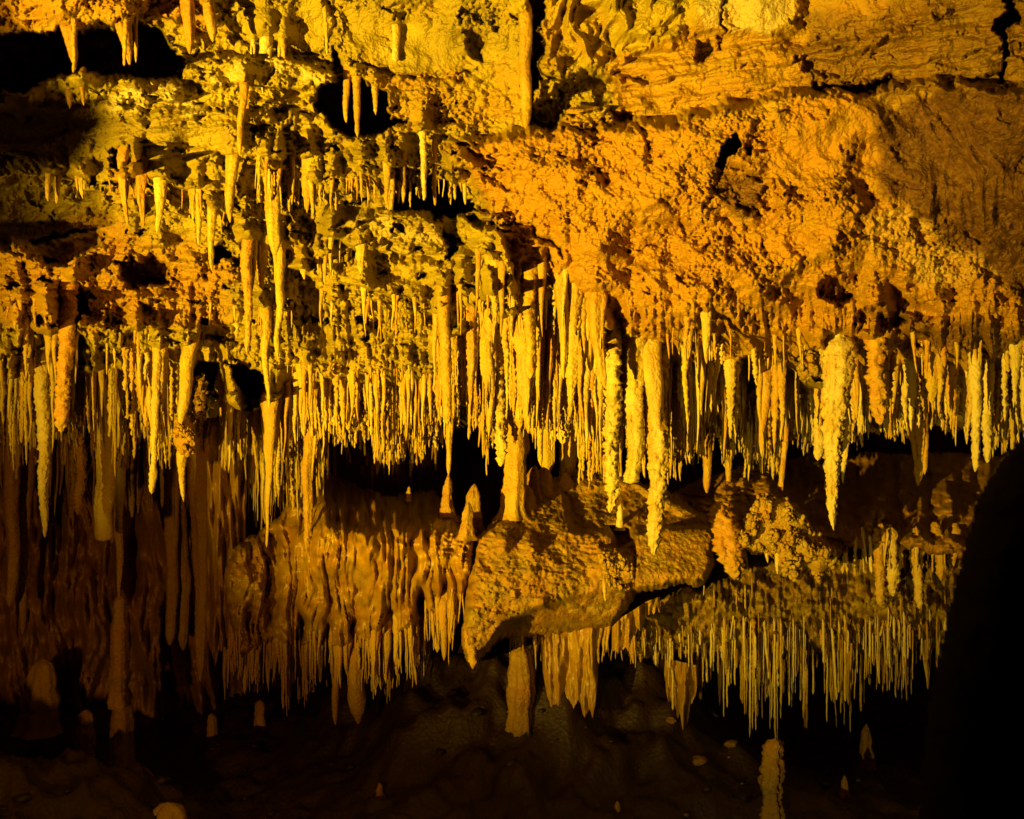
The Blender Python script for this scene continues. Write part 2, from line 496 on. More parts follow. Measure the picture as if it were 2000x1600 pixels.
def ceiling_tint(px, py):
    wx = 30 * fbm(px / 120, py / 120, 101, 3)
    wy = 30 * fbm(px / 120, py / 120, 105, 3)
    qx, qy = px + wx, py + wy
    ora = 0.95 * mask(qx, qy, [(880, 290), (1100, 240), (1300, 230), (1560, 180), (2200, 170), (2200, 800), (1300, 700), (1080, 560), (960, 420)], 60)
    ora = np.maximum(ora, 0.7 * mask(qx, qy, [(1170, 110), (1700, -100), (2200, -100), (2200, 200), (1200, 240)], 40))
    ora = np.maximum(ora, 0.85 * mask(qx, qy, [(-100, -100), (420, -100), (420, 60), (270, 50), (60, 80), (-100, 80)], 40))
    ora = np.maximum(ora, 0.75 * mask(qx, qy, [(-100, 440), (240, 440), (460, 520), (440, 640), (150, 640), (-100, 640)], 60))
    ora = np.maximum(ora, 0.6 * mask(qx, qy, [(200, 300), (290, 310), (300, 400), (230, 400)], 30))
    ora = np.maximum(ora, 0.45 * mask(qx, qy, [(700, 140), (1040, 140), (1040, 240), (760, 240)], 60))
    ora = np.maximum(ora, 0.35 * mask(qx, qy, [(1050, -60), (1180, -60), (1200, 120), (1050, 130)], 40))
    ora = np.where((py > 640), ora * (1 - 0.55 * sstep((py - 640) / 120)), ora)
    bro = 0.9 * mask(qx, qy, [(1700, 180), (2300, 180), (2300, 620), (2000, 580), (1880, 500), (1770, 420), (1690, 330)], 40)  # shade at the far right of the ceiling, painted as brown
    bro = np.maximum(bro, 0.34 * mask(qx, qy, [(-100, 170), (500, 200), (900, 250), (900, 480), (820, 760), (400, 700), (-100, 440)], 120))
    bro = np.maximum(bro, 0.6 * mask(qx, qy, [(1560, 30), (2300, -100), (2300, 220), (1560, 170)], 60))  # weaker light at the upper right, also put into brown
    bro = np.maximum(bro, 0.8 * mask(qx, qy, [(1390, 400), (1410, 335), (1480, 340), (1500, 430), (1440, 420)], 30))
    bro = np.maximum(bro, 0.9 * mask(qx, qy, [(1600, 560), (1620, 535), (1668, 575), (1630, 600)], 20))
    bro = np.maximum(bro, 0.7 * mask(qx, qy, [(1680, 600), (2000, 640), (2000, 700), (1700, 660)], 40))
    bro = np.maximum(bro, 0.6 * mask(qx, qy, [(-200, 200), (150, 215), (150, 340), (-200, 500)], 60))  # soft shadow at the left of the ceiling, painted in brown
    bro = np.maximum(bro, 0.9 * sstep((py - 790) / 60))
    pal = 0.7 * mask(qx, qy, [(150, 170), (380, 180), (390, 205), (240, 215)], 20)
    pal = np.maximum(pal, 0.6 * mask(qx, qy, [(350, 130), (500, 115), (690, 160), (520, 165)], 20))
    pal = np.maximum(pal, 0.6 * mask(qx, qy, [(1360, -80), (1560, -80), (1555, 60), (1380, 55)], 20))
    pal = np.maximum(pal, 0.35 * mask(qx, qy, [(1700, 400), (1800, 430), (1930, 520), (1850, 580), (1680, 500)], 40))
    pal = np.maximum(pal, 0.4 * mask(qx, qy, [(640, 455), (740, 425), (860, 430), (880, 480), (760, 470)], 30))
    return np.stack([np.clip(ora, 0, 1), np.clip(bro, 0, 1), np.clip(pal, 0, 1)], -1)


ax = axis(-1400, -20, 2020, 3400, 1.7, 14)
ay = axis(-1400, -20, 800, 870, 1.7, 4)
GX, GY = np.meshgrid(ax, ay)
CD, mp, mq, ms = ceiling_depth(GX, GY)
CT = ceiling_tint(GX, GY)
CGX, CGY = GX, GY


def ceil_at(px, py):
    i = int(np.clip(np.searchsorted(ax, px), 0, len(ax) - 1))
    j = int(np.clip(np.searchsorted(ay, py), 0, len(ay) - 1))
    return float(CD[j, i])


# ------------------------------------------------------------------ BACK WALL: hanging curtains of rock far behind the drip line
bx = axis(-1800, -20, 2020, 3800, 3.5, 20)
by = axis(600, 780, 1480, 1700, 3.5, 12)
GX, GY = np.meshgrid(bx, by)
BD = table(GX, GY, [-1500, 0, 300, 420, 560, 760, 1100, 1500, 2500], [600, 900, 1200, 1400, 1700],
           [[9.3, 9.3, 9.3, 9.3, 10.5, 13.5, 13.5, 12, 11], [8.8, 8.8, 8.6, 8.4, 10, 13.5, 13.5, 12, 11], [8.4, 8.4, 8.3, 8.2, 9.8, 13, 12.5, 11.5, 11],
            [8.7, 8.7, 8.7, 8.9, 10, 12.5, 12, 11, 10.5], [9.3, 9.3, 9.3, 9.3, 10, 12, 11.5, 11, 10.5]])
BD -= 0.28 * ridged(GX / 75 + 0.25 * perlin(GX / 90, GY / 160, 3), GY / 500, 111, 4, 0.55) + 0.25 * fbm(GX / 200, GY / 160, 115, 3)
BC = np.zeros(GX.shape + (3,))
BC[..., 0] = 0.6 + 0.3 * perlin(GX / 60, GY / 300, 5)
BC[..., 1] = 0.35 + 0.3 * perlin(GX / 120, GY / 90, 9)
wall = mesh_obj("cave_wall", P(GX, GY, BD).reshape(-1, 3), grid_quads(len(bx), len(by)), [], np.clip(BC, 0, 1).reshape(-1, 3), M_FLOW)
tag(wall, kind='structure')

# ------------------------------------------------------------------ FLOOR: level ground with mounds, built in metres
fx = np.concatenate([np.linspace(-14, -5, 60), np.linspace(-4.95, 5, 420), np.linspace(5.05, 14, 60)])
fy = np.concatenate([np.linspace(-4, 4, 60), np.linspace(4.03, 14, 420)])
X, Y = np.meshgrid(fx, fy)


def floor_z(X, Y):
    Z = 0.10 * fbm(X / 1.5, Y / 1.5, 121, 4) + 0.05 * ridged(X / 0.35, Y / 0.35, 125, 4)
    for (x, y, r, h) in [(0.0, 7.3, 1.0, 0.70), (0.55, 7.3, 0.8, 0.5), (-3.1, 5.9, 0.8, 0.62), (-2.9, 8.4, 0.9, 0.08), (-0.9, 7.7, 0.6, 0.35), (1.6, 6.5, 0.9, 0.14), (-2.2, 6.3, 0.4, 0.25), (-1.6, 9.2, 1.0, 0.1)]:
        Z = Z + h * np.exp(-((X - x) ** 2 + (Y - y) ** 2) / (r * r)) * (1 + 0.3 * fbm(X / 0.4, Y / 0.4, 131, 3))
    return Z


Z = floor_z(X, Y)
fc = np.zeros(X.shape + (3,))
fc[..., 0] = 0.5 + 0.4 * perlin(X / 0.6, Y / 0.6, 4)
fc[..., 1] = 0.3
fc[..., 2] = 0.06 * np.exp(-((X - 0.15) ** 2 + (Y - 6.9) ** 2) / 0.8) * (1 + 0.6 * fbm(X / 0.3, Y / 0.3, 6, 3))     # slightly paler over the mound
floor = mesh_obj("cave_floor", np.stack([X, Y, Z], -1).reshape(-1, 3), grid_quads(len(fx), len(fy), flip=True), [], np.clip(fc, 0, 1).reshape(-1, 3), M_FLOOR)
tag(floor, kind='structure')


# ------------------------------------------------------------------ rock masses with a front, rounded edges and a back
def slab(name, outline, tab, thick, edge, mat, tintf, detail, step=2.2, warp=7, crease=14):
    xs = [p[0] for p in outline]
    ys = [p[1] for p in outline]
    x = np.arange(min(xs) - 25, max(xs) + 25, step)
    y = np.arange(min(ys) - 25, max(ys) + 25, step)
    GX, GY = np.meshgrid(x, y)
    qx = GX + warp * fbm(GX / 50, GY / 50, 141, 3)
    qy = GY + warp * fbm(GX / 50, GY / 50, 145, 3) + warp * 0.5 * fbm(GX / 9, GY / 20, 149, 2)
    sd = sdist(qx, qy, outline)
    Df = table(GX, GY + crease * fbm(GX / 55, GY / 200, 152, 3), *tab) + detail(GX, GY)
    t = np.clip(sd / edge, 0, 1)
    rnd = 1 - np.sqrt(np.clip(1 - (1 - t) ** 2, 0, 1))
    Dfront = Df + thick * 0.55 * rnd
    Dback = Df + thick * (1.0 - 0.45 * rnd)
    keep = sd > 0
    n = GX.size
    V = np.concatenate([P(GX, GY, Dfront).reshape(-1, 3), P(GX, GY, Dback).reshape(-1, 3)])
    q1 = grid_quads(len(x), len(y), keep)
    q2 = q1[:, ::-1] + n
    # rim: edges used once join front to back
    e = np.concatenate([q1[:, [0, 1]], q1[:, [1, 2]], q1[:, [2, 3]], q1[:, [3, 0]]])
    key = np.sort(e, 1)
    key = key[:, 0] * np.int64(2 * n) + key[:, 1]
    u, inv, cnt = np.unique(key, return_inverse=True, return_counts=True)
    b = e[cnt[inv] == 1]
    q3 = np.stack([b[:, 1], b[:, 0], b[:, 0] + n, b[:, 1] + n], -1)
    Q = np.concatenate([q1, q2, q3])
    C = tintf(GX, GY).reshape(-1, 3)
    C = np.concatenate([C, C])
    used = np.unique(Q)
    remap = np.zeros(2 * n, np.int64)
    remap[used] = np.arange(len(used))
    V, C, Q = V[used], C[used], remap[Q]
    o = mesh_obj(name, V, Q, [], np.clip(C, 0, 1), mat, None, V.mean(0))
    dd = {'x': x, 'y': y, 'D': Dfront}
    def at(px, py):
        i = int(np.clip(np.searchsorted(x, px), 0, len(x) - 1))
        j = int(np.clip(np.searchsorted(y, py), 0, len(y) - 1))
        return float(Dfront[j, i])
    return o, at


def const_tint(a, b, c, va=0.25):
    def f(px, py):
        n = perlin(px / 45, py / 45, 7)
        n2 = perlin(px / 14, py / 14, 8)
        return np.stack([a + va * n, b + va * n2, c + 0.5 * va * n2 + 0 * px], -1)
    return f


# the big fallen block in the middle
def block_detail(px, py):
    rip = ridged((px + 20 * perlin(px / 40, py / 30, 2)) / 26, (py - 0.12 * px) / 9, 151, 2)
    pit = worley(px / 7, py / 7, 6)[0]
    mfront = mask(px, py, [(900, 1000), (1010, 960), (1180, 920), (1200, 1100), (1150, 1170), (920, 1200)], 60)
    mfl = mask(px, py, [(1240, 1050), (1400, 1020), (1390, 1140), (1240, 1150)], 20)
    pat = np.clip(0.5 + fbm(px / 60, py / 40, 154, 2), 0, 1)
    d = -0.016 * rip * mfront * pat + 0.016 * (0.5 - pit) + 0.035 * fbm(px / 80, py / 60, 155, 3) * (1 - 0.6 * mfl)
    d += 0.013 * fbm(px / 16, py / 11, 158, 4, .7) * (1 - 0.5 * mfl) - 0.012 * ridged(px / 40, py / 26, 159, 3) * (1 - mfl)
    for (x, y, r, h) in [(985, 1060, 16, .12), (1035, 1060, 15, .13), (1040, 1110, 22, .08), (1005, 980, 14, .1), (950, 1160, 30, .05), (1180, 1100, 18, .12), (1060, 1180, 12, .06)]:
        d -= h * np.exp(-(((px - x) / r) ** 2 + ((py - y - 4) / (r * 1.3)) ** 2))
    # jutting right-hand cube and shadowed notch beside it
    d -= 0.25 * mask(px, py, [(1240, 1045), (1300, 1030), (1395, 1030), (1390, 1140), (1355, 1148), (1240, 1150)], 8)
    d += 0.25 * mask(px, py, [(1195, 1030), (1225, 1035), (1235, 1055), (1205, 1075)], 14)
    d -= 0.10 * mask(px, py, [(1168, 1070), (1235, 1075), (1240, 1140), (1190, 1160)], 10)
    # long nose at the lower left, then the hollowed underside sweeping up to the right behind its lip
    m_un = mask(px, py, [(955, 1262), (985, 1218), (1060, 1185), (1160, 1158), (1235, 1150), (1300, 1170), (1230, 1290), (960, 1290)], 14)
    d += m_un * np.clip(0.02 + 0.0045 * (py - 1150), 0, .5)
    # broad facets
    d += 0.10 * mask(px, py, [(1100, 960), (1240, 950), (1330, 1010), (1230, 1040), (1120, 1040)], 16)
    return d


block, block_at = slab("fallen_block", [(900, 1240), (908, 1180), (915, 1110), (925, 1050), (960, 1015), (990, 985), (1045, 950), (1120, 918), (1190, 915), (1290, 950),
                        (1375, 1000), (1400, 1040), (1396, 1100), (1375, 1140), (1300, 1150), (1240, 1160), (1218, 1200), (1200, 1235), (1140, 1240), (1080, 1250), (1000, 1245), (960, 1265), (930, 1300), (912, 1290)],
                       ([880, 1000, 1150, 1300, 1420], [900, 960, 1040, 1120, 1200, 1300],
                        [[7.3, 7.2, 7.2, 7.2, 7.3], [6.7, 6.7, 6.7, 6.8, 6.9], [6.1, 6.1, 6.2, 6.3, 6.4], [5.9, 5.9, 6.0, 6.1, 6.2], [5.85, 5.9, 6.0, 6.1, 6.2], [5.9, 6.1, 6.3, 6.3, 6.3]]),
                       1.2, 16, M_ROCK, const_tint(0.7, 0.38, 0.0, 0.4), block_detail, crease=3)
tag(block, "big wedge-shaped ochre rock with rippled face in the middle of the cave", "boulder")


# left flowstone curtain
def curtain_detail(px, py):
    m_top = sstep((1000 + 0.02 * (px - 700) + 22 * fbm(px / 50, py / 200, 153, 3) - py) / 60)
    s = px + 16 * perlin(px / 60, py / 90, 3) + 5 * perlin(px / 18, py / 60, 4)
    d = -(1 - m_top) * (0.055 * ridged(s / 25, py / 260, 161, 2, 0.5) + 0.030 * ridged(s / 11, py / 150, 163, 2)) * (1 + 0.5 * perlin(px / 70, py / 50, 164))
    d += 0.10 * fbm(px / 110, py / 90, 165, 3) + 0.015 * fbm(px / 14, py / 22, 168, 3)
    for (x, y0, y1, w) in [(690, 1190, 1290, 7), (762, 1170, 1280, 8), (822, 1130, 1260, 9), (640, 1200, 1300, 6), (868, 1110, 1200, 6), (585, 1170, 1290, 8)]:
        xx = x + 6 * perlin(py / 40, px * 0 + x, 5)
        d += 0.35 * np.exp(-((px - xx) / w) ** 2) * sstep((py - y0) / 50)
    d += 0.16 * mask(px, py, [(520, 1040), (545, 1035), (545, 1180), (525, 1230), (515, 1150)], 20)
    d += 0.03 * ridged((px + .4 * py) / 22, (py - .3 * px) / 30, 156, 3) * mask(px, py, [(430, 1000), (560, 1000), (540, 1300), (430, 1300)], 50)
    d -= 0.05 * mask(px, py, [(440, 1060), (520, 1060), (510, 1180), (460, 1230)], 40)
    m_rip = mask(px, py, [(840, 1000), (930, 1030), (925, 1120), (850, 1080)], 40)
    d -= m_rip * 0.02 * ridged(px / 30, (py - 0.1 * px) / 9, 169, 2)
    # belly of the curtain: bright bulge then tucked back under
    d -= 0.18 * np.exp(-((py - 1065) / 50) ** 2) * sstep((px - 560) / 80)
    return d


curt, curt_at = slab("flowstone_curtain", [(436, 1130), (446, 1075), (490, 1045), (545, 1010), (575, 950), (595, 908), (640, 915), (700, 950), (770, 965), (850, 955), (885, 1000), (930, 1035), (925, 1120), (905, 1190), (885, 1240),
                      (860, 1235), (835, 1200), (800, 1235), (740, 1262), (690, 1280), (600, 1270), (520, 1262), (470, 1290), (448, 1290), (440, 1200)],
                     ([420, 560, 700, 850, 950], [890, 940, 990, 1040, 1120, 1200, 1300],
                      [[7.6, 7.9, 8.6, 8.4, 8.0], [7.5, 7.2, 8.0, 8.0, 7.6], [7.3, 6.9, 6.9, 7.2, 6.9], [7.2, 6.8, 6.3, 6.25, 6.3], [6.9, 6.7, 6.3, 6.2, 6.15], [6.9, 6.8, 6.5, 6.4, 6.3], [7.1, 7.0, 6.8, 6.7, 6.6]]),
                     0.9, 18, M_FLOW, const_tint(0.5, 0.30, 0.0, 0.4), curtain_detail)
tag(curt, "fluted flowstone curtain draped over the ledge left of the big block", "flowstone")


# right ledge with its drip edge
def ledge_detail(px, py):
    rip = ridged(px / 50, (py - 0.1 * px) / 10, 171, 2)
    ml = mask(px, py, [(1270, 900), (1560, 900), (1540, 980), (1300, 1000)], 40)
    d = -0.03 * rip * ml - 0.012 * rip + 0.08 * fbm(px / 80, py / 50, 175, 3) + 0.02 * fbm(px / 16, py / 12, 178, 3)
    d += 0.5 * mask(px, py, [(1335, 985), (1350, 985), (1345, 1000), (1325, 1015)], 8)
    return d


ledge, ledge_at = slab("rock_ledge", [(1280, 985), (1330, 950), (1420, 915), (1540, 895), (1700, 885), (1850, 885), (2150, 890), (2150, 1100), (1900, 1095), (1860, 1085), (1760, 1075), (1650, 1068), (1620, 1090),
                        (1520, 1090), (1440, 1070), (1390, 1040), (1340, 1020)],
                       ([1260, 1450, 1640, 1850, 2200], [880, 940, 1000, 1060, 1120],
                        [[8.2, 8.2, 8.4, 8.2, 7.8], [7.4, 7.3, 7.6, 7.4, 7.0], [6.8, 6.7, 6.9, 6.8, 6.4], [6.4, 6.3, 6.4, 6.3, 6.0], [6.3, 6.2, 6.3, 6.2, 5.9]]),
                       1.0, 14, M_ROCK, const_tint(0.9, 0.45, 0.0), ledge_detail)
tag(ledge, "sloping reddish brown rock ledge at the right above the soda straws", "ledge")


# lower right hanging mass that carries the soda straws
def low_detail(px, py):
    f1, f2 = worley(px / 17, py / 22, 9)
    g1, g2 = worley(px / 8, py / 12, 10)
    m = sstep((1250 - py) / 60)
    return 0.07 * np.minimum(f1, .8) + 0.03 * g1 + 0.12 * fbm(px / 90, py / 60, 181, 3) - 0.03 * ridged(px / 12, py / 80, 185, 2)


low, low_at = slab("hanging_rock", [(1205, 1265), (1235, 1210), (1280, 1165), (1380, 1135), (1450, 1095), (1640, 1080), (1850, 1075), (2150, 1060), (2150, 1300), (1900, 1270), (1830, 1240), (1760, 1270), (1700, 1285), (1600, 1275),
                       (1500, 1295), (1400, 1290), (1320, 1280), (1260, 1290)],
                   ([1190, 1400, 1650, 1900, 2200], [1060, 1130, 1200, 1260, 1310],
                    [[7.0, 6.9, 6.9, 6.8, 6.6], [6.7, 6.7, 6.7, 6.6, 6.4], [6.6, 6.6, 6.6, 6.5, 6.3], [6.75, 6.75, 6.7, 6.6, 6.4], [7.1, 7.1, 7.0, 6.9, 6.7]]),
                   1.1, 16, M_ROCK, const_tint(0.3, 0.55, 0.0), low_detail)
tag(low, "knobbly olive brown rock under the right ledge, bristling with soda straws", "rock")


# ------------------------------------------------------------------ dripstone
def drip(root, length, r0, r1, seed, bend=(0, 0), knob=0.0, flute=0.0, power=1.0, blunt=False, up=False, wide=1.0,
         lean=(0, 0), swell=None, nseg=None, nside=None, tint=(0.2, 0.05, 0.2), knob_from=0.0, flare=0.5):
    """one stalactite (or stalagmite when up): tapered, ringed, slightly crooked. Returns V,Q,T,C"""
    px_len = length / root[1] * F
    nseg = nseg or int(np.clip(px_len / 4.0, 8, 110))
    nside = nside or int(np.clip(r0 / root[1] * F * 1.6, 6, 34))
    t = np.linspace(0, 1, nseg + 1)[:, None]
    a = np.linspace(0, 2 * np.pi, nside, endpoint=False)[None, :]
    r = r1 + (r0 - r1) * (1 - t) ** power
    if up:
        r = r * (1 + 0.16 * perlin(t * length / (r0 * 1.6) + seed * 2.1, t * 0 + seed, 4))
    if not up:
        r = r + r0 * 0.25 * np.exp(-t * length / (r0 * 2.2 + 1e-6))
        top = 2.6 * r0 + 0.01
        r = r * np.clip((t * length + 0.003) / top, 0.02, 1) ** 0.5
    else:
        r = r + r0 * flare * np.exp(-t * length / (r0 * 1.2 + 1e-6)) + r0 * flare * 0.6 * np.exp(-t * length / (r0 * 0.35 + 1e-6))
    r = r * (1 + 0.13 * perlin(t * length / (r0 * 2.5) + seed * 1.7, t * 0 + seed * .37, 3) + 0.06 * perlin(t * length / (r0 * .7) + seed, t * 0 + 3.3, 5))
    if not blunt:
        r = r * np.sqrt(np.clip((1 - t) * length / (r0 * 0.8 + r1 * 1.5), 0, 1))
    elif up:
        q = np.clip((1 - t) * length / (r1 * 1.5 + 0.004), 0, 1)
        r = r * np.sqrt(np.clip(1 - (1 - q) ** 2, 0, 1))
    else:
        r = r * np.clip((1 - t) * length / (r0 * 0.3), 0, 1) ** 0.4
    if swell:
        for (ts, w, amt) in swell:
            r = r * (1 + amt * np.exp(-((t - ts) / w) ** 2))
    R = r * np.ones_like(a)
    cx, cy = np.cos(a), np.sin(a)
    zz = t * length
    ph = seed * 3.1
    if flute:
        R = R * (1 + flute * perlin(cx * 2.2 + ph, cy * 2.2 + zz * 0.9 / 1.0, 6))
    R = R * (1 + 0.14 * perlin(cx * 1.3 + ph, cy * 1.3 + zz / (r0 * 4), 7))
    if knob:
        sc = 0.020 + 0.008 * math.sin(seed)
        u = a * r0 / sc * 0.6
        f1, _ = worley(u + ph + 0 * zz, zz / sc + 0 * a, 4)
        g1 = perlin(u * 1.9 + ph, zz / sc * 1.7 + 0 * a, 9)
        g1 = g1 + 0.8 * perlin(u * .5 + ph, zz / sc * .45 + 0 * a, 10)
        kk = knob * (0.0 if knob_from else 1.0) + (knob * sstep((t - knob_from) / 0.15) if knob_from else 0)
        R = R + kk * np.minimum(1, r / (0.4 * r0)) * 0.012 * ((0.75 - f1) + 0.6 * g1)
    R = np.maximum(R, 0.0006)
    wob = r0 * 0.5
    ox = wob * perlin(zz / (r0 * 7 + .03) + seed, zz * 0 + 1.5, 8) * np.minimum(1, t * 3) + lean[0] * t + bend[0] * t * t
    oy = wob * perlin(zz / (r0 * 7 + .03) + seed, zz * 0 + 7.5, 8) * np.minimum(1, t * 3) + lean[1] * t
    if not up:      # the root leans back into the rock it grows from
        oy = oy + 1.9 * r0 * np.exp(-(t * length / (1.7 * r0 + 0.005)) ** 1.5)
    sgn = 1 if up else -1
    V = np.stack([root[0] + ox + R * cx * wide, root[1] + oy + R * cy, root[2] + sgn * zz + 0 * R], -1)
    n = nside
    V = V.reshape(-1, 3)
    i = np.arange(nseg)[:, None] * n
    k = np.arange(n)[None, :]
    k2 = (k + 1) % n
    Q = np.stack([i + k, i + k2, i + n + k2, i + n + k], -1).reshape(-1, 4)
    if up:
        pass
    else:
        Q = Q[:, ::-1]
    tip = V[-n:].mean(0) + np.array([0, 0, sgn * 0.001])
    V = np.vstack([V, tip])
    base = nseg * n
    T = np.stack([base + np.arange(n), base + (np.arange(n) + 1) % n, np.full(n, len(V) - 1)], -1)
    if not up:
        T = T[:, ::-1]
    c = np.array(tint, float)[None, :] + 0.25 * np.stack([perlin(zz / .12 + ph, a * 0 + zz * 0 + 2.2, 2), perlin(zz / .09 + ph, a + zz * 0, 3) * .5, perlin(zz / .15 + ph, a + zz * 0, 4)], -1).reshape(-1, 3)
    c = np.vstack([c, c[-1]])
    if not up:
        # newest calcite near the tip is paler
        tt = np.append((t + 0 * a).ravel(), 1)
        c[:, 2] += 0.12 * tt
        c[:, 0] += 0.15 - 0.3 * tt
    return V, Q, T, np.clip(c, 0, 1)


rnd = np.random.RandomState(20)
SMALL = Parts()          # what is left over past the three hundred largest
STALA, STRAW = [], []    # candidates: dict(area, px, args...)


def lip(px, ry):
    """the row just above ry where the rock juts out furthest: drips hang from lips"""
    rows = np.arange(ry - 40, ry + 6, 3.0)
    return float(rows[int(np.argmin([ceil_at(px, r_) + 0.0015 * abs(r_ - ry) for r_ in rows]))])


def add_drip(px, ry, tx, ty, w, tw=2.0, D=None, surf=ceil_at, off=0.0, **k):
    """a drip from photo pixel (px,ry) to (tx,ty), w px wide at the root; depth from the rock it hangs on"""
    if D is None and w > 13:
        ry = lip(px, ry)
        D = ceil_at(px, ry) + 0.15 * off + w / 4 / F * 6
    if D is None:
        D = surf(px, ry) + 0.35 * off
    emb = 0.05 * (1 if not k.get('up') else 0.6)
    if w > 13 and surf is ceil_at:
        emb = 0.03 + 1.6 * w / 2 / F * D
    sgn = 1 if not k.get('up') else -1
    p = P(np.float64(px), np.float64(ry), D)
    root = (float(p[0]), float(D), float(p[2]) + sgn * emb)
    L = abs(ty - ry) / F * D + emb
    return root, L, w / 2 / F * D, tw / 2 / F * D, ((tx - px) / F * D, 0)


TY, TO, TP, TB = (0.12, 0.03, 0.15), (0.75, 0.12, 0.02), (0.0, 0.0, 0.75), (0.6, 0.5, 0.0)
TM = (0.35, 0.05, 0.1)

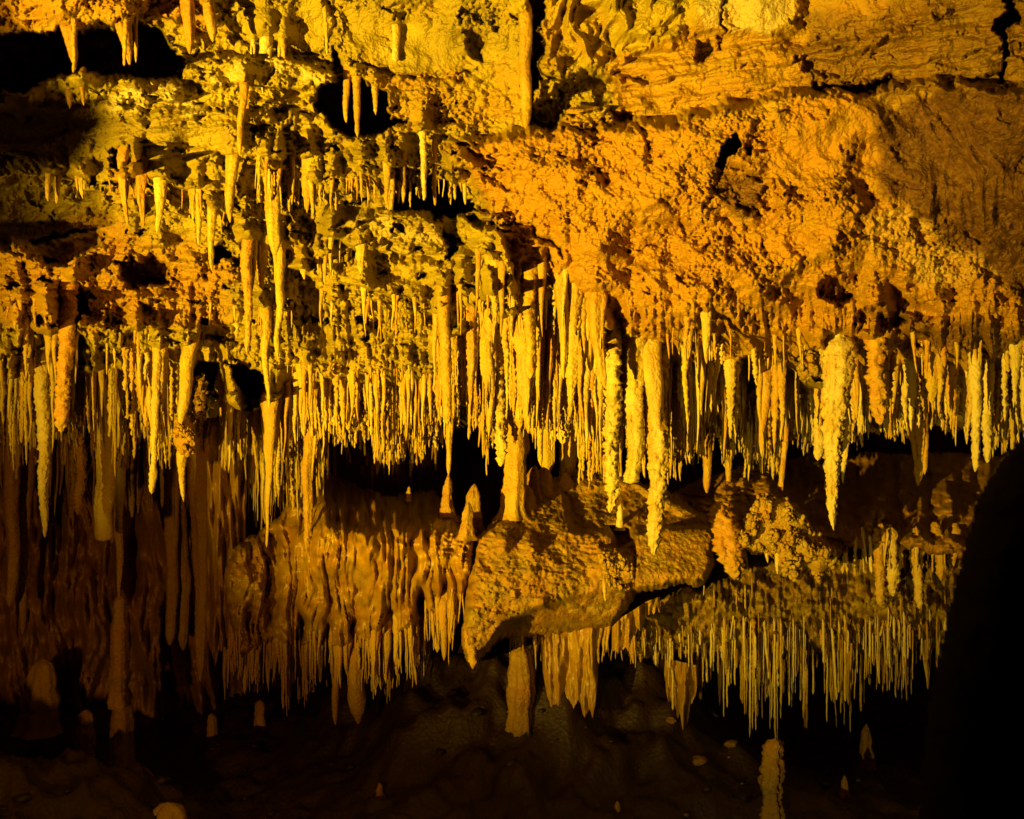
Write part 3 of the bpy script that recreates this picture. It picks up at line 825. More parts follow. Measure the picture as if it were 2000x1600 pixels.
# named stalactites: (px, root y, tip x, tip y, root width px, tip width px, extras, tint, label)
NAMED = [
    (1272, 700, 1283, 1085, 46, 13, dict(power=0.75, knob=1.0, knob_from=0.35, off=-0.35), (0.35, 0.02, 0.3), "longest stalactite in the centre, smooth above and encrusted with knobs below"),
    (1630, 690, 1634, 1036, 62, 7, dict(power=0.95, knob=1.0, flute=.2, off=-0.25), (0.25, 0.03, 0.45), "large knobbly cone-shaped stalactite with a sharp tip right of centre"),
    (1652, 800, 1648, 946, 26, 3, dict(knob=.5, off=-0.25), (0.2, 0.03, 0.45), "short side spike clinging to the large knobbly cone-shaped stalactite"),
    (945, 600, 955, 852, 40, 4, dict(power=0.7, flute=.15, off=-0.18), (0.1, 0.0, 0.1), "smooth bright yellow spear-shaped stalactite left of the tall column"),
    (966, 640, 975, 912, 26, 6, dict(power=0.5, knob=1.2, off=-0.12), (0.1, 0.0, 0.3), "knobbly ringed stalactite just right of the smooth yellow spear"),
    (1195, 640, 1192, 1002, 28, 5, dict(power=0.55, knob=1.4, off=-0.25), (0.05, 0.0, 0.35), "bright encrusted stalactite hanging lowest left of the longest one"),
    (1240, 690, 1236, 945, 34, 24, dict(power=0.8, knob=.6, flute=.4, blunt=True, off=-0.2), (0.05, 0.0, 0.3), "thick bright stalactite with ragged blunt end beside the longest one"),
    (1212, 820, 1213, 962, 16, 4, dict(off=-0.1), TY, "thin yellow stalactite between the two encrusted bright ones"),
    (85, 720, 84, 1050, 30, 5, dict(power=0.7, knob=.6, off=-0.9), (0.08, 0.0, 0.45), "long pale pointed stalactite near the left edge"),
    (207, 770, 203, 1058, 32, 25, dict(power=0.7, flute=.4, blunt=True, off=-0.4), (0.12, 0.0, 0.35), "thick pale stalactite with its end cut off square, left side"),
    (236, 820, 232, 1170, 30, 4, dict(power=0.8, off=-0.1, D=6.9), (0.3, 0.1, 0.1), "dim tapering stalactite reaching down to a tall banded stalagmite"),
    (378, 705, 352, 830, 28, 18, dict(power=0.8, off=-0.35), (0.3, 0.0, 0.1), "smooth yellow stalactite curving down to a coral-crusted knob"),
    (487, 440, 480, 690, 24, 5, dict(power=0.6, knob=.35, off=-0.22), (0.85, 0.05, 0.0), "long rusty orange stalactite tapering in front of the left wall"),
    (138, 570, 116, 845, 24, 19, dict(power=0.8, knob=.9, blunt=False, off=-0.28), (0.8, 0.15, 0.0), "leaning rusty orange knobbly stalactite near the left edge"),
    (545, 440, 542, 700, 24, 5, dict(power=0.7, flute=.3, off=-0.15), (0.1, 0.0, 0.15), "long ribbed yellow stalactite right of the rusty orange one"),
    (515, 640, 522, 800, 24, 4, dict(power=0.9, off=-0.25), (0.25, 0.0, 0.1), "smooth olive stalactite cone below the ribbed yellow one"),
    (528, 375, 530, 500, 30, 20, dict(power=0.6, flute=.3, off=-0.15), (0.25, 0.0, 0.1), "stout honey coloured stalactite stump in the upper left"),
    (160, 780, 154, 1006, 26, 8, dict(power=0.8, knob=.9, off=-0.05), (0.7, 0.1, 0.05), "brown and orange stalactite with lumpy middle, left side"),
    (262, 850, 258, 1012, 16, 6, dict(power=0.7, knob=.5, off=-0.1), (0.1, 0.0, 0.4), "pale narrow knobbly stalactite right of the square-ended one"),
    (310, 720, 297, 965, 15, 8, dict(power=0.5, knob=.3, swell=[(.9, .05, .5)], off=-0.15), (0.2, 0.0, 0.3), "thin crooked straw-like stalactite with a swollen end, left side"),
    (865, 560, 874, 830, 26, 13, dict(power=0.8, knob=.25, off=-0.12), (0.6, 0.03, 0.05), "orange ribbed stalactite left of the black opening"),
    (876, 800, 877, 930, 22, 5, dict(power=0.9, D=6.3), (0.55, 0.03, 0.1), "tapering orange stalactite tip almost touching a thin stalagmite"),
    (1905, 720, 1904, 922, 24, 7, dict(power=0.6, knob=.4, off=-0.1), TP, "long pale stalactite in the right hand row"),
    (1928, 740, 1927, 905, 22, 8, dict(power=0.6, knob=.5, off=-0.12), TP, "ridged pale stalactite close right of the long pale one"),
    (1789, 780, 1797, 950, 40, 12, dict(power=0.8, flute=.3, off=0.15), (0.65, 0.15, 0.0), "broad tan stalactite ending in two tips before the black cavity"),
    (1412, 830, 1428, 958, 32, 6, dict(power=1.0, off=0.1), (0.7, 0.05, 0.0), "orange curved stalactite tapering behind the bright row"),
    (1382, 860, 1380, 965, 22, 10, dict(power=0.7, D=7.0), (0.5, 0.05, 0.0), "brown stalactite joined to the ledge behind the bright row"),
    (1535, 830, 1523, 985, 14, 8, dict(power=0.5, D=6.6), (0.6, 0.05, 0.1), "thin leaning orange stalactite touching the coral mound"),
    (1708, 650, 1716, 830, 34, 14, dict(power=0.6, knob=1.2, off=-0.2), (0.7, 0.1, 0.05), "thick encrusted orange stalactite right of the large cone"),
    (1598, 760, 1600, 900, 26, 10, dict(power=0.5, knob=.8, off=-0.1), (0.1, 0, 0.5), "pale stubby knobbly stalactite left of the large cone"),
    (1040, 540, 1035, 740, 22, 12, dict(power=0.6, knob=.7, off=-0.2), (0.4, 0.02, 0.1), "long amber stalactite above the tall column"),
    (1095, 560, 1105, 740, 30, 8, dict(power=0.8, flute=.3, off=-0.15), (0.2, 0, 0.1), "broad yellow stalactite cone right of the amber one"),
    (1165, 560, 1178, 760, 46, 8, dict(power=0.9, flute=.3, off=-0.15), (0.55, 0, 0.05), "wide orange stalactite cone above the bright encrusted row"),
    (1100, 680, 1098, 868, 30, 10, dict(power=0.6, knob=1.0, off=-0.1), (0.2, 0, 0.3), "lumpy yellow stalactite ending above the block, right of the column"),
    (1062, 760, 1058, 910, 20, 5, dict(power=0.6, off=0.05), (0.3, 0, 0.1), "smooth ochre stalactite close behind the column's right side"),
    (1078, 780, 1072, 930, 34, 22, dict(power=0.5, D=6.9), (0.4, 0.05, 0.0), "broad dim stalactite sheet standing on the block's back"),
    (1108, 780, 1106, 935, 36, 26, dict(power=0.5, D=7.0, blunt=True), (0.35, 0.05, 0.0), "second broad dim stalactite sheet behind the block"),
    # upper ceiling
    (125, 34, 138, 135, 46, 8, dict(power=0.9, flute=.4, off=-0.1), (0.8, 0.45, 0.0), "dark rusty stalactite cone at the upper left cavity mouth"),
    (147, 35, 143, 142, 10, 4, dict(power=0.6, off=-0.2), (0.6, 0.2, 0.1), "thin stalactite beside the dark cone at the upper left cavity"),
    (232, 30, 250, 132, 40, 5, dict(power=1.0, flute=.3, off=-0.1), (0.7, 0.3, 0.0), "brown slanting stalactite cone above the upper left ledge"),
    (248, 30, 243, 130, 11, 5, dict(off=-0.2), (0.5, 0.1, 0.1), "left of two slim stalactites under the upper left slab"),
    (266, 26, 265, 122, 9, 4, dict(off=-0.2), (0.4, 0.1, 0.2), "right of two slim stalactites under the upper left slab"),
    (362, 10, 370, 105, 32, 12, dict(power=0.6, flute=.2, off=-0.2), (0.85, 0.1, 0.0), "fat rusty orange stalactite at the top left"),
    (402, 10, 412, 82, 26, 12, dict(power=0.5, flute=.2, off=-0.2), (0.85, 0.1, 0.0), "shorter fat orange stalactite hooked beside its neighbour at top left"),
    (522, 88, 515, 186, 28, 4, dict(power=0.9, flute=.4, off=-0.15), (0.1, 0, 0.7), "cream coloured branching stalactite standing out at the upper left"),
    (495, 80, 494, 135, 10, 5, dict(off=-0.1), (0.1, 0, 0.6), "thin cream stalactite left of the branching one"),
    (551, 98, 550, 148, 17, 5, dict(power=.8, off=-0.15), (0.5, 0, 0.2), "little carrot-shaped stalactite right of the cream branching one"),
    (475, 172, 472, 305, 20, 4, dict(power=0.6, off=-0.2), (0.7, 0.05, 0.05), "orange stalactite with white tip below the pale ledge"),
    (484, 200, 486, 295, 9, 3, dict(off=-0.15), (0.5, 0.05, 0.1), "very thin stalactite alongside the orange white-tipped one"),
    (135, 172, 137, 212, 22, 5, dict(power=.9, off=-0.2), (0.7, 0.5, 0), "dark stalactite hanging below the pale ledge at far left"),
    (158, 172, 160, 206, 16, 4, dict(power=.9, off=-0.2), (0.7, 0.4, 0), "small brown stalactite next to the dark one under the ledge"),
    (680, 165, 677, 240, 16, 6, dict(power=.7, off=-0.15), (0.6, 0.1, 0.05), "shorter brown stalactite in the mouth of the upper hollow"),
    (697, 160, 698, 268, 18, 6, dict(power=.7, off=-0.15), (0.65, 0.1, 0.05), "longer brown stalactite in the mouth of the upper hollow"),
    (730, 170, 735, 225, 14, 4, dict(power=.8, off=-0.1), (0.4, 0.05, 0.1), "small stalactite at the right rim of the upper hollow"),
    (1025, 60, 1024, 252, 26, 15, dict(power=.6, blunt=False, off=-0.15), (0.55, 0.03, 0.05), "smooth orange drip column along the ceiling fissure"),
    (771, 52, 772, 122, 15, 12, dict(power=.7, blunt=True, off=-0.08), (0.1, 0, 0.4), "pale crooked drip column between the smooth ceiling plates"),
    (632, 20, 640, 108, 9, 4, dict(off=-0.12), (0.2, 0, 0.3), "wiry stalactite at the ceiling crack, top left of centre"),
    (848, 60, 850, 48, 8, 4, dict(off=-0.05), TY, "") if False else None,
    (95, 335, 94, 394, 13, 5, dict(power=.8, off=-0.3), (0.3, 0.15, 0.1), "left of two dim stalactites over the dark left cavity"),
    (111, 330, 111, 398, 15, 5, dict(power=.8, off=-0.3), (0.3, 0.15, 0.1), "right of two dim stalactites over the dark left cavity"),
    (155, 330, 161, 388, 18, 4, dict(power=.9, off=-0.2), TY, "yellow forked stalactite at the edge of the dark left cavity"),
    (240, 310, 247, 440, 24, 4, dict(power=.9, flute=.5, off=-0.2), (0.85, 0.15, 0), "rusty draped stalactite below the small left hollow"),
    (272, 320, 279, 445, 26, 4, dict(power=.8, flute=.5, off=-0.2), (0.85, 0.15, 0), "second rusty draped stalactite right of its twin"),
    (322, 325, 323, 385, 22, 4, dict(power=.8, off=-0.15), (0.5, 0.05, 0.05), "orange stalactite above the pale left slab"),
    (310, 380, 310, 455, 30, 5, dict(power=.9, flute=.3, off=-0.1), (0.2, 0, 0.35), "broad whitish stalactite wedge below the pale left slab"),
    (415, 400, 416, 530, 22, 5, dict(power=.8, flute=.3, off=-0.12), (0.2, 0, 0.15), "long straight yellow stalactite above the left coral zone"),
    (385, 390, 388, 480, 16, 4, dict(power=.8, off=-0.1), (0.2, 0, 0.15), "slim yellow stalactite left of the long straight one"),
    (455, 330, 452, 435, 30, 6, dict(power=.8, flute=.3, off=-0.12), (0.5, 0, 0.05), "honey brown stalactite beside the tiny round hole"),
    (825, 275, 826, 392, 14, 5, dict(power=.7, knob=.3, off=-0.2), (0.05, 0, 0.6), "whitish stalactite in front of the centre left hole"),
    (848, 285, 848, 402, 10, 4, dict(power=.6, off=-0.2), (0.6, 0.05, 0.05), "thin rusty stalactite right of the whitish one"),
    (785, 300, 785, 396, 18, 4, dict(power=.8, off=-0.15), (0.5, 0, 0.05), "orange stalactite left of the whitish one"),
    (880, 345, 881, 400, 13, 4, dict(power=.8, off=-0.1), (0.3, 0, 0.2), "short stalactite at the right side of the centre left hole"),
    (908, 360, 908, 400, 9, 4, dict(off=-0.1), (0.3, 0, 0.3), "tiny stalactite pair member beside the orange chunk"),
    (765, 340, 765, 430, 12, 4, dict(power=.6, off=-0.15), (0.4, 0, 0.2), "stalactite ending on the knobbly boulder left of the hole"),
    # lower middle and left
    (605, 775, 603, 1170, 22, 7, dict(power=.8, flute=.4, knob=.4, off=0, D=6.5), (0.55, 0.15, 0.0), "long yellow-brown stalactite in front of the flowstone curtain"),
    (700, 1270, 702, 1416, 34, 14, dict(power=.5, flute=.2, swell=[(.75, .12, .3)], D=6.7), (0.6, 0.2, 0), "thickest low brown stalactite under the flowstone curtain"),
    (868, 1180, 866, 1290, 22, 5, dict(power=.7, D=6.35), (0.5, 0.15, 0), "lowest stalactite at the right end of the flowstone curtain"),
    (660, 1250, 654, 1418, 22, 5, dict(power=.6, D=6.75), (0.6, 0.2, 0), "long thin brown stalactite left of the thickest low one"),
    (918, 1235, 922, 1308, 26, 8, dict(power=.7, knob=.6, D=5.95), (0.6, 0.05, 0.05), "stubby orange stalactite at the block's lower left corner"),
    (1180, 1145, 1182, 1175, 9, 4, dict(D=5.8), (0.3, 0, 0.2), "tiny pale stalactite on the lower face of the block"),
    (1745, 1058, 1748, 1165, 26, 12, dict(power=.6, knob=.9, D=6.42), (0.3, 0.05, 0.35), "second lumpy pale stalactite under the right ledge"),
    (1717, 1058, 1719, 1185, 18, 10, dict(power=.6, knob=.9, D=6.42), (0.6, 0.1, 0.1), "lumpy orange stalactite hanging from the right ledge"),
    (1794, 1058, 1796, 1190, 18, 9, dict(power=.5, knob=.6, D=6.42), (0.3, 0.05, 0.3), "thin knobbly pale stalactite right of the two lumpy ones"),
    (1835, 1053, 1838, 1135, 26, 6, dict(power=.8, knob=.6, D=6.42), (0.6, 0.1, 0.05), "short stalactite cone next to the black foreground rock"),
    (1700, 1063, 1702, 1120, 8, 5, dict(D=6.42), TP, "smallest straight stalactite on the edge of the right ledge"),
    (1415, 1030, 1432, 1132, 44, 18, dict(power=.6, knob=1.6, D=6.0), (0.75, 0.05, 0), "orange coral-crusted stalactite with three tips right of the block"),
    (1432, 1050, 1456, 1112, 30, 4, dict(power=1, D=6.1), (0.2, 0, 0.3), "yellow pointed stalactite beside the orange coral-crusted one"),
    (1512, 1070, 1521, 1122, 18, 3, dict(power=1, D=6.05), (0.2, 0, 0.4), "small pointed pale stalactite below the coral mound"),
    (1497, 1060, 1500, 1100, 16, 3, dict(power=1, D=6.05), (0.2, 0, 0.4), "tiny pale fang between coral clumps"),
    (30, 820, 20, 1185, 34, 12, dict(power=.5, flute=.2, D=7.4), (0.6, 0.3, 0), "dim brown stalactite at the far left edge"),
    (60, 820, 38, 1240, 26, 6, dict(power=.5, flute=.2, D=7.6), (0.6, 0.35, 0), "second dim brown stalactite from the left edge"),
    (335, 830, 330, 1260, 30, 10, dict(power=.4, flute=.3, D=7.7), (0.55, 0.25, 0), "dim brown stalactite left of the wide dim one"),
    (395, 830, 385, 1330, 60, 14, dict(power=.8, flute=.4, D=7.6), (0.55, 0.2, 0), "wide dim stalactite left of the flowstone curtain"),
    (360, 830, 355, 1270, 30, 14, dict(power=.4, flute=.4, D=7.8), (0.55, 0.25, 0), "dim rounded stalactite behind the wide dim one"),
]
NAMED = [n for n in NAMED if n]
for k, (px, ry, tx, ty, w, tw, ex, tint, label) in enumerate(NAMED):
    ex = dict(ex)
    ex['knob'] = ex.get('knob', 0.15) * 1.8
    D = ex.pop('D', None)
    off = ex.pop('off', 0.0)
    root, L, r0, r1, lean = add_drip(px, ry, tx, ty, w, tw, D=D, off=off)
    V, Q, T, C = drip(root, L, r0, r1, k * 1.37 + 2, lean=lean, tint=tint, **ex)
    if 'two tips' in label or 'three tips' in label or 'branching' in label or 'forked' in label:
        pp = Parts()
        pp.add(V, Q, T, C)
        for dx, fr in ((-0.45, .75), (0.4, .9)):
            r2 = (root[0] + dx * r0 * 1.2, root[1] - 0.01, root[2] - 0.35 * L)
            pp.add(*drip(r2, L * 0.62 * fr, r0 * .45, r1 * .6, k + dx, lean=(lean[0] * .6, 0), tint=tint, knob=ex.get('knob', 0)))
        o = pp.build("stalactite", M_CALC, None, root)
    else:
        o = mesh_obj("stalactite", V, Q, T, C, M_CALC, None, root)
    tag(o, label, "stalactite")

# landmarks along the picture for naming the rest
MARKS = [(-60, "left edge"), (85, "pale point"), (205, "square stump"), (300, "crooked one"), (375, "coral knob"), (487, "rusty spike"),
         (605, "curtain spike"), (680, "curtain middle"), (760, "black gap"), (873, "ribbed orange"), (955, "yellow spear"), (1015, "tall column"), (1100, "lumpy one"), (1195, "bright crust"),
         (1240, "ragged stump"), (1281, "longest one"), (1350, "block cube"), (1428, "orange curve"), (1525, "leaning thread"), (1632, "big cone"), (1716, "orange crust"), (1795, "tan pair"), (1905, "long pale one"), (2080, "right edge")]
SMARKS = [(1190, "rock fin"), (1290, "hanging tongue"), (1360, "ledge corner"), (1430, "orange coral spike"), (1511, "stalagmite post"), (1575, "coral mound"), (1632, "big cone"), (1717, "orange ledge drip"), (1794, "pale ledge drip"), (1900, "black rock")]


def place(px, M=None):
    M = M or MARKS
    for (a, na), (b, nb) in zip(M[:-1], M[1:]):
        if px < b:
            return f"{na} and {nb}"
    return "the right edge and black rock"


def lin(pts, x, k):
    return float(np.interp(x, [p[0] for p in pts], [p[k] for p in pts]))


def fringe(zone, pts, n, w, reach, depth_rows, surf, tints, straw=False, knob_p=0.3, minlen=12, D=None, tipw=1.8, bias=1.0, hang=1.0):
    """drips all along a root line. pts: (px, root y, tip y); reach: (lo, hi) share of the full drop; depth_rows: px the roots may climb below the root line"""
    x0, x1 = pts[0][0], pts[-1][0]
    for _ in range(n):
        px = rnd.uniform(x0, x1)
        ra, tb = lin(pts, px, 1), lin(pts, px, 2)
        down = rnd.rand() ** bias * depth_rows
        ry = ra + down + (rnd.uniform(-8, 8) if not straw else rnd.uniform(-30, 15) + 14 * float(perlin(np.float64(px / 40.), np.float64(.5), 15)))
        lump = np.clip(0.5 + 0.55 * float(perlin(np.float64(px / 26.0), np.float64(ra / 50.), 12)) + 0.45 * float(perlin(np.float64(px / 90.0), np.float64(.3), 13)), 0, 1.1)
        f = reach[0] + (reach[1] - reach[0]) * (0.45 * rnd.rand() ** 1.1 + 0.60 * lump)
        if straw:
            f = reach[0] + (reach[1] - reach[0]) * rnd.rand() ** 1.7 * (0.45 + 0.75 * lump)
        ty = ry + (tb - ra) * f * hang - down * 0.6
        if ty - ry < minlen:
            continue
        ww = (w[0] + (w[1] - w[0]) * rnd.rand() ** 2.6) * (1.0 if straw else 1.12)
        ww = min(ww, (ty - ry) * 0.3 + 1)
        wide = 1.0 if (straw or rnd.rand() > .22 or ww < 7) else rnd.uniform(1.4, 2.6)
        tint = np.array(tints[rnd.randint(len(tints))]) + rnd.uniform(-.12, .12, 3)
        if surf is ceil_at or straw:
            dd = (surf(px, ry) if D is None else D + rnd.uniform(-.15, .25)) - rnd.uniform(0.0, 0.08 if straw else 0.03)
        else:
            ry -= 16 + 14 * rnd.rand()
            dd = (surf(px, ry - 12) if D is None else D + rnd.uniform(-.1, .15)) + rnd.uniform(0.05, 0.12) + ww / 2 / F * 6
        kn = (rnd.uniform(.5, 1.5 if wide == 1 else .7) if rnd.rand() < knob_p else 0)
        ent = dict(zone=zone, px=px, ry=ry, ty=ty, w=ww, tw=min(tipw, ww * .6), D=dd, tint=np.clip(tint, 0, 1), knob=kn, area=ww * (ty - ry), tx=px + rnd.normal() * (3.5 if not straw else (0.8 if rnd.rand() < .8 else 5)), power=rnd.uniform(.7, 1.5) if not straw else 0.25, flute=(0.5 if wide > 1 else 0.25) if ww > 11 else 0, wide=wide,
                   seed=rnd.rand() * 100)
        (STRAW if straw else STALA).append(ent)


Y1 = [TY, (0.3, 0.1, 0.1), (0.1, 0, 0.3), TM, (0.55, 0.2, 0.0)]
BR = [(0.05, 0, 0.15), (0.05, 0, 0.35), (0.35, 0.05, 0.1), TM, (0.6, 0.1, 0)]
RT = [(0.1, 0.02, 0.75), (0.05, 0, 0.6), (0.3, 0.05, 0.5), (0.5, 0.08, 0.2), (0.6, 0.2, 0)]
# main drip line, left to right
fringe("left row", [(-60, 690, 930), (100, 700, 940), (250, 705, 930), (330, 700, 920), (380, 790, 920), (420, 830, 930), (480, 800, 950), (560, 780, 960), (620, 775, 950)], 660, (3, 18), (.22, 1.0), 80, ceil_at, Y1, knob_p=.5, bias=.8)
fringe("left row", [(430, 760, 930), (500, 770, 1040), (560, 770, 1070), (600, 780, 1080), (640, 780, 990)], 130, (5, 14), (.35, 1.0), 50, ceil_at, Y1, knob_p=.2)
fringe("left row", [(-60, 640, 760), (200, 650, 770), (350, 680, 760)], 45, (5, 15), (.4, 1.0), 40, ceil_at, Y1, knob_p=.5)
fringe("middle row", [(560, 740, 880), (640, 745, 900), (740, 745, 915), (800, 750, 900), (860, 740, 890)], 540, (3, 13), (.22, 1.0), 60, ceil_at, Y1 + [TM], knob_p=.5)
fringe("middle row", [(560, 690, 760), (860, 680, 760)], 40, (3, 8), (.3, .8), 50, ceil_at, [TM, TB], knob_p=.2)
fringe("centre row", [(850, 640, 880), (930, 590, 900), (1000, 600, 880), (1080, 600, 890), (1160, 630, 920), (1180, 640, 960)], 400, (4, 27), (.28, 1.0), 140, ceil_at, Y1 + [TO], knob_p=.5)
fringe("centre row", [(880, 500, 650), (1000, 520, 690), (1100, 540, 700), (1180, 560, 740)], 60, (6, 26), (.4, 1.0), 60, ceil_at, Y1 + [TO], knob_p=.3)
fringe("bright row", [(1170, 660, 960), (1250, 680, 960), (1330, 700, 930), (1450, 720, 920), (1560, 740, 910)], 560, (4, 20), (.26, 1.0), 100, ceil_at, BR, knob_p=.6, bias=.8)
fringe("right row", [(1560, 740, 900), (1650, 730, 890), (1720, 720, 850), (1800, 720, 860), (1880, 710, 900), (2000, 700, 880), (2080, 700, 880)], 520, (4, 18), (.26, 1.0), 90, ceil_at, RT, knob_p=.6, bias=.8)
fringe("right row", [(1250, 620, 720), (1450, 640, 740), (1700, 650, 740), (2060, 660, 740)], 50, (4, 15), (.4, 1.0), 50, ceil_at, [TO, TM, (0.3, 0, .3)], knob_p=.4)
fringe("upper left", [(500, 300, 420), (560, 310, 420), (640, 310, 440), (740, 330, 420), (830, 330, 410), (900, 340, 395)], 80, (4, 15), (.35, 1.0), 30, ceil_at, Y1 + [TO], knob_p=.3)
fringe("upper left", [(470, 420, 560), (600, 440, 560), (720, 460, 560)], 60, (5, 20), (.3, 1.0), 80, ceil_at, Y1 + [TO], knob_p=.3)
fringe("upper left", [(140, 330, 380), (300, 330, 400), (450, 380, 470)], 26, (4, 12), (.4, 1.0), 30, ceil_at, Y1 + [TO], knob_p=.1)
fringe("upper left", [(10, 560, 640), (200, 600, 680), (500, 580, 680), (860, 560, 680)], 60, (4, 16), (.3, .9), 60, ceil_at, Y1 + [TO, TO], knob_p=.3)
# a farther rank hanging in the gloom
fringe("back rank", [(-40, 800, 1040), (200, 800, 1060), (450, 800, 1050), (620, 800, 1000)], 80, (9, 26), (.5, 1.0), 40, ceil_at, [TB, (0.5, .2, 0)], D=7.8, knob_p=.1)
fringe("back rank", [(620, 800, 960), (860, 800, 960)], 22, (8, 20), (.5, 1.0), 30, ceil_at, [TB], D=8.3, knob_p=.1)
# under the curtain, the block, the ledge
fringe("curtain fringe", [(436, 1240, 1350), (520, 1250, 1340), (600, 1255, 1370), (700, 1260, 1350), (800, 1225, 1330), (850, 1190, 1290), (905, 1160, 1270)], 210, (4, 20), (.08, 1.35), 24, curt_at, [(0.5, 0.15, 0), (0.4, .1, 0)], D=None, knob_p=.1)
0 and fringe("curtain face", [(470, 1130, 1230), (520, 1150, 1250), (830, 1090, 1180), (900, 1100, 1200)], 12, (5, 14), (.35, 1.0), 20, curt_at, [(0.4, 0.1, 0)], knob_p=.1)
fringe("under the block", [(985, 1240, 1300), (1080, 1240, 1330), (1180, 1235, 1310), (1240, 1235, 1320)], 44, (5, 14), (.35, 1.0), 20, block_at, [(0.5, 0.2, 0)], D=6.5, knob_p=.1)
fringe("ledge drips", [(1640, 1070, 1130), (1760, 1075, 1130), (1880, 1075, 1140)], 34, (5, 14), (.3, 1.0), 12, ledge_at, [(0.5, 0.1, 0.1), (.3, .05, .3)], D=6.32, knob_p=.5)
# soda straws under the hanging rock
fringe("soda straws", [(1200, 1240, 1300), (1300, 1250, 1345), (1400, 1240, 1390), (1470, 1240, 1425), (1540, 1240, 1430), (1620, 1235, 1405), (1700, 1230, 1375), (1800, 1225, 1335), (1860, 1220, 1300)], 520, (2.2, 6.5), (.05, 1.1), 60, low_at, [(0.1, 0.02, 0.6), (0.05, 0, 0.75), (0.35, 0.2, 0.2), (0.4, .4, 0)], straw=True, knob_p=.05, tipw=4)
fringe("soda straws", [(1290, 1160, 1230), (1450, 1140, 1230), (1600, 1150, 1240), (1850, 1140, 1230)], 26, (2.5, 4.5), (.2, .9), 60, low_at, [(0.3, 0.45, 0.0), (0.3, .3, .1)], straw=True, knob_p=0, tipw=3)
fringe("straw cones", [(1240, 1270, 1350), (1400, 1275, 1400), (1600, 1275, 1400), (1850, 1260, 1360)], 46, (9, 20), (.4, 1.0), 25, low_at, [(0.4, 0.25, 0.05)], knob_p=.1, D=7.0)

# the rock swells out around every root, so each drip grows from a nipple of rock
BUMP = np.zeros(CD.shape)


def swell_at(px, ry, w, D):
    sx, su, sd_ = 0.95 * w + 2.5, 2.6 * w + 14, 0.8 * w + 4
    need = ceil_at(px, ry - 0.5 * w - 6) - (ceil_at(px, ry) - w / 2 / F * D * 1.05)
    need = max(need, ceil_at(px, ry - 18) - (ceil_at(px, ry) - w / 2 / F * D))
    ry = ry - 0.25 * w - 3
    need = min(need * 1.1, 0.45)
    sx += 10 * max(0, need)
    i0, i1 = np.searchsorted(ax, [px - 2.4 * sx, px + 2.4 * sx])
    j0, j1 = np.searchsorted(ay, [ry - 2.2 * su, ry + 2.4 * sd_])
    if i1 <= i0 or j1 <= j0:
        return
    x, y = CGX[j0:j1, i0:i1] - px, CGY[j0:j1, i0:i1] - ry
    h = max(1.5 * (w / 2 / F * D) + 0.02, 1.25 * need + 0.4 * w / 2 / F * D)
    g = h * np.exp(-(x / sx) ** 2 - (y / np.where(y < 0, su, sd_)) ** 2)
    BUMP[j0:j1, i0:i1] = np.maximum(BUMP[j0:j1, i0:i1], g)


for n_ in NAMED:
    if 'D' not in n_[6]:
        swell_at(n_[0], lip(n_[0], n_[1]) if n_[4] > 13 else n_[1], n_[4], 6)
for e in STALA:
    if e['zone'] in ('left row', 'middle row', 'centre row', 'bright row', 'right row', 'upper left'):
        if e['w'] > 13:
            e['ry'] = lip(e['px'], e['ry'])
            e['D'] = ceil_at(e['px'], e['ry']) + e['w'] / 4 / F * 6
        swell_at(e['px'], e['ry'], e['w'], 6)
ceil_o = mesh_obj("cave_ceiling", P(CGX, CGY, CD - BUMP).reshape(-1, 3), grid_quads(len(ax), len(ay), CGY < 838 + 26 * fbm(CGX / 40, CGX / 90, 14, 3)), [], CT.reshape(-1, 3), M_ROCK)
tag(ceil_o, kind='structure')

ORD = ["first", "second", "third", "fourth", "fifth", "sixth", "seventh", "eighth", "ninth", "tenth", "eleventh", "twelfth"] + ["thirteenth", "fourteenth", "fifteenth", "sixteenth", "seventeenth", "eighteenth", "nineteenth"] + ["%dth" % k for k in range(20, 60)]


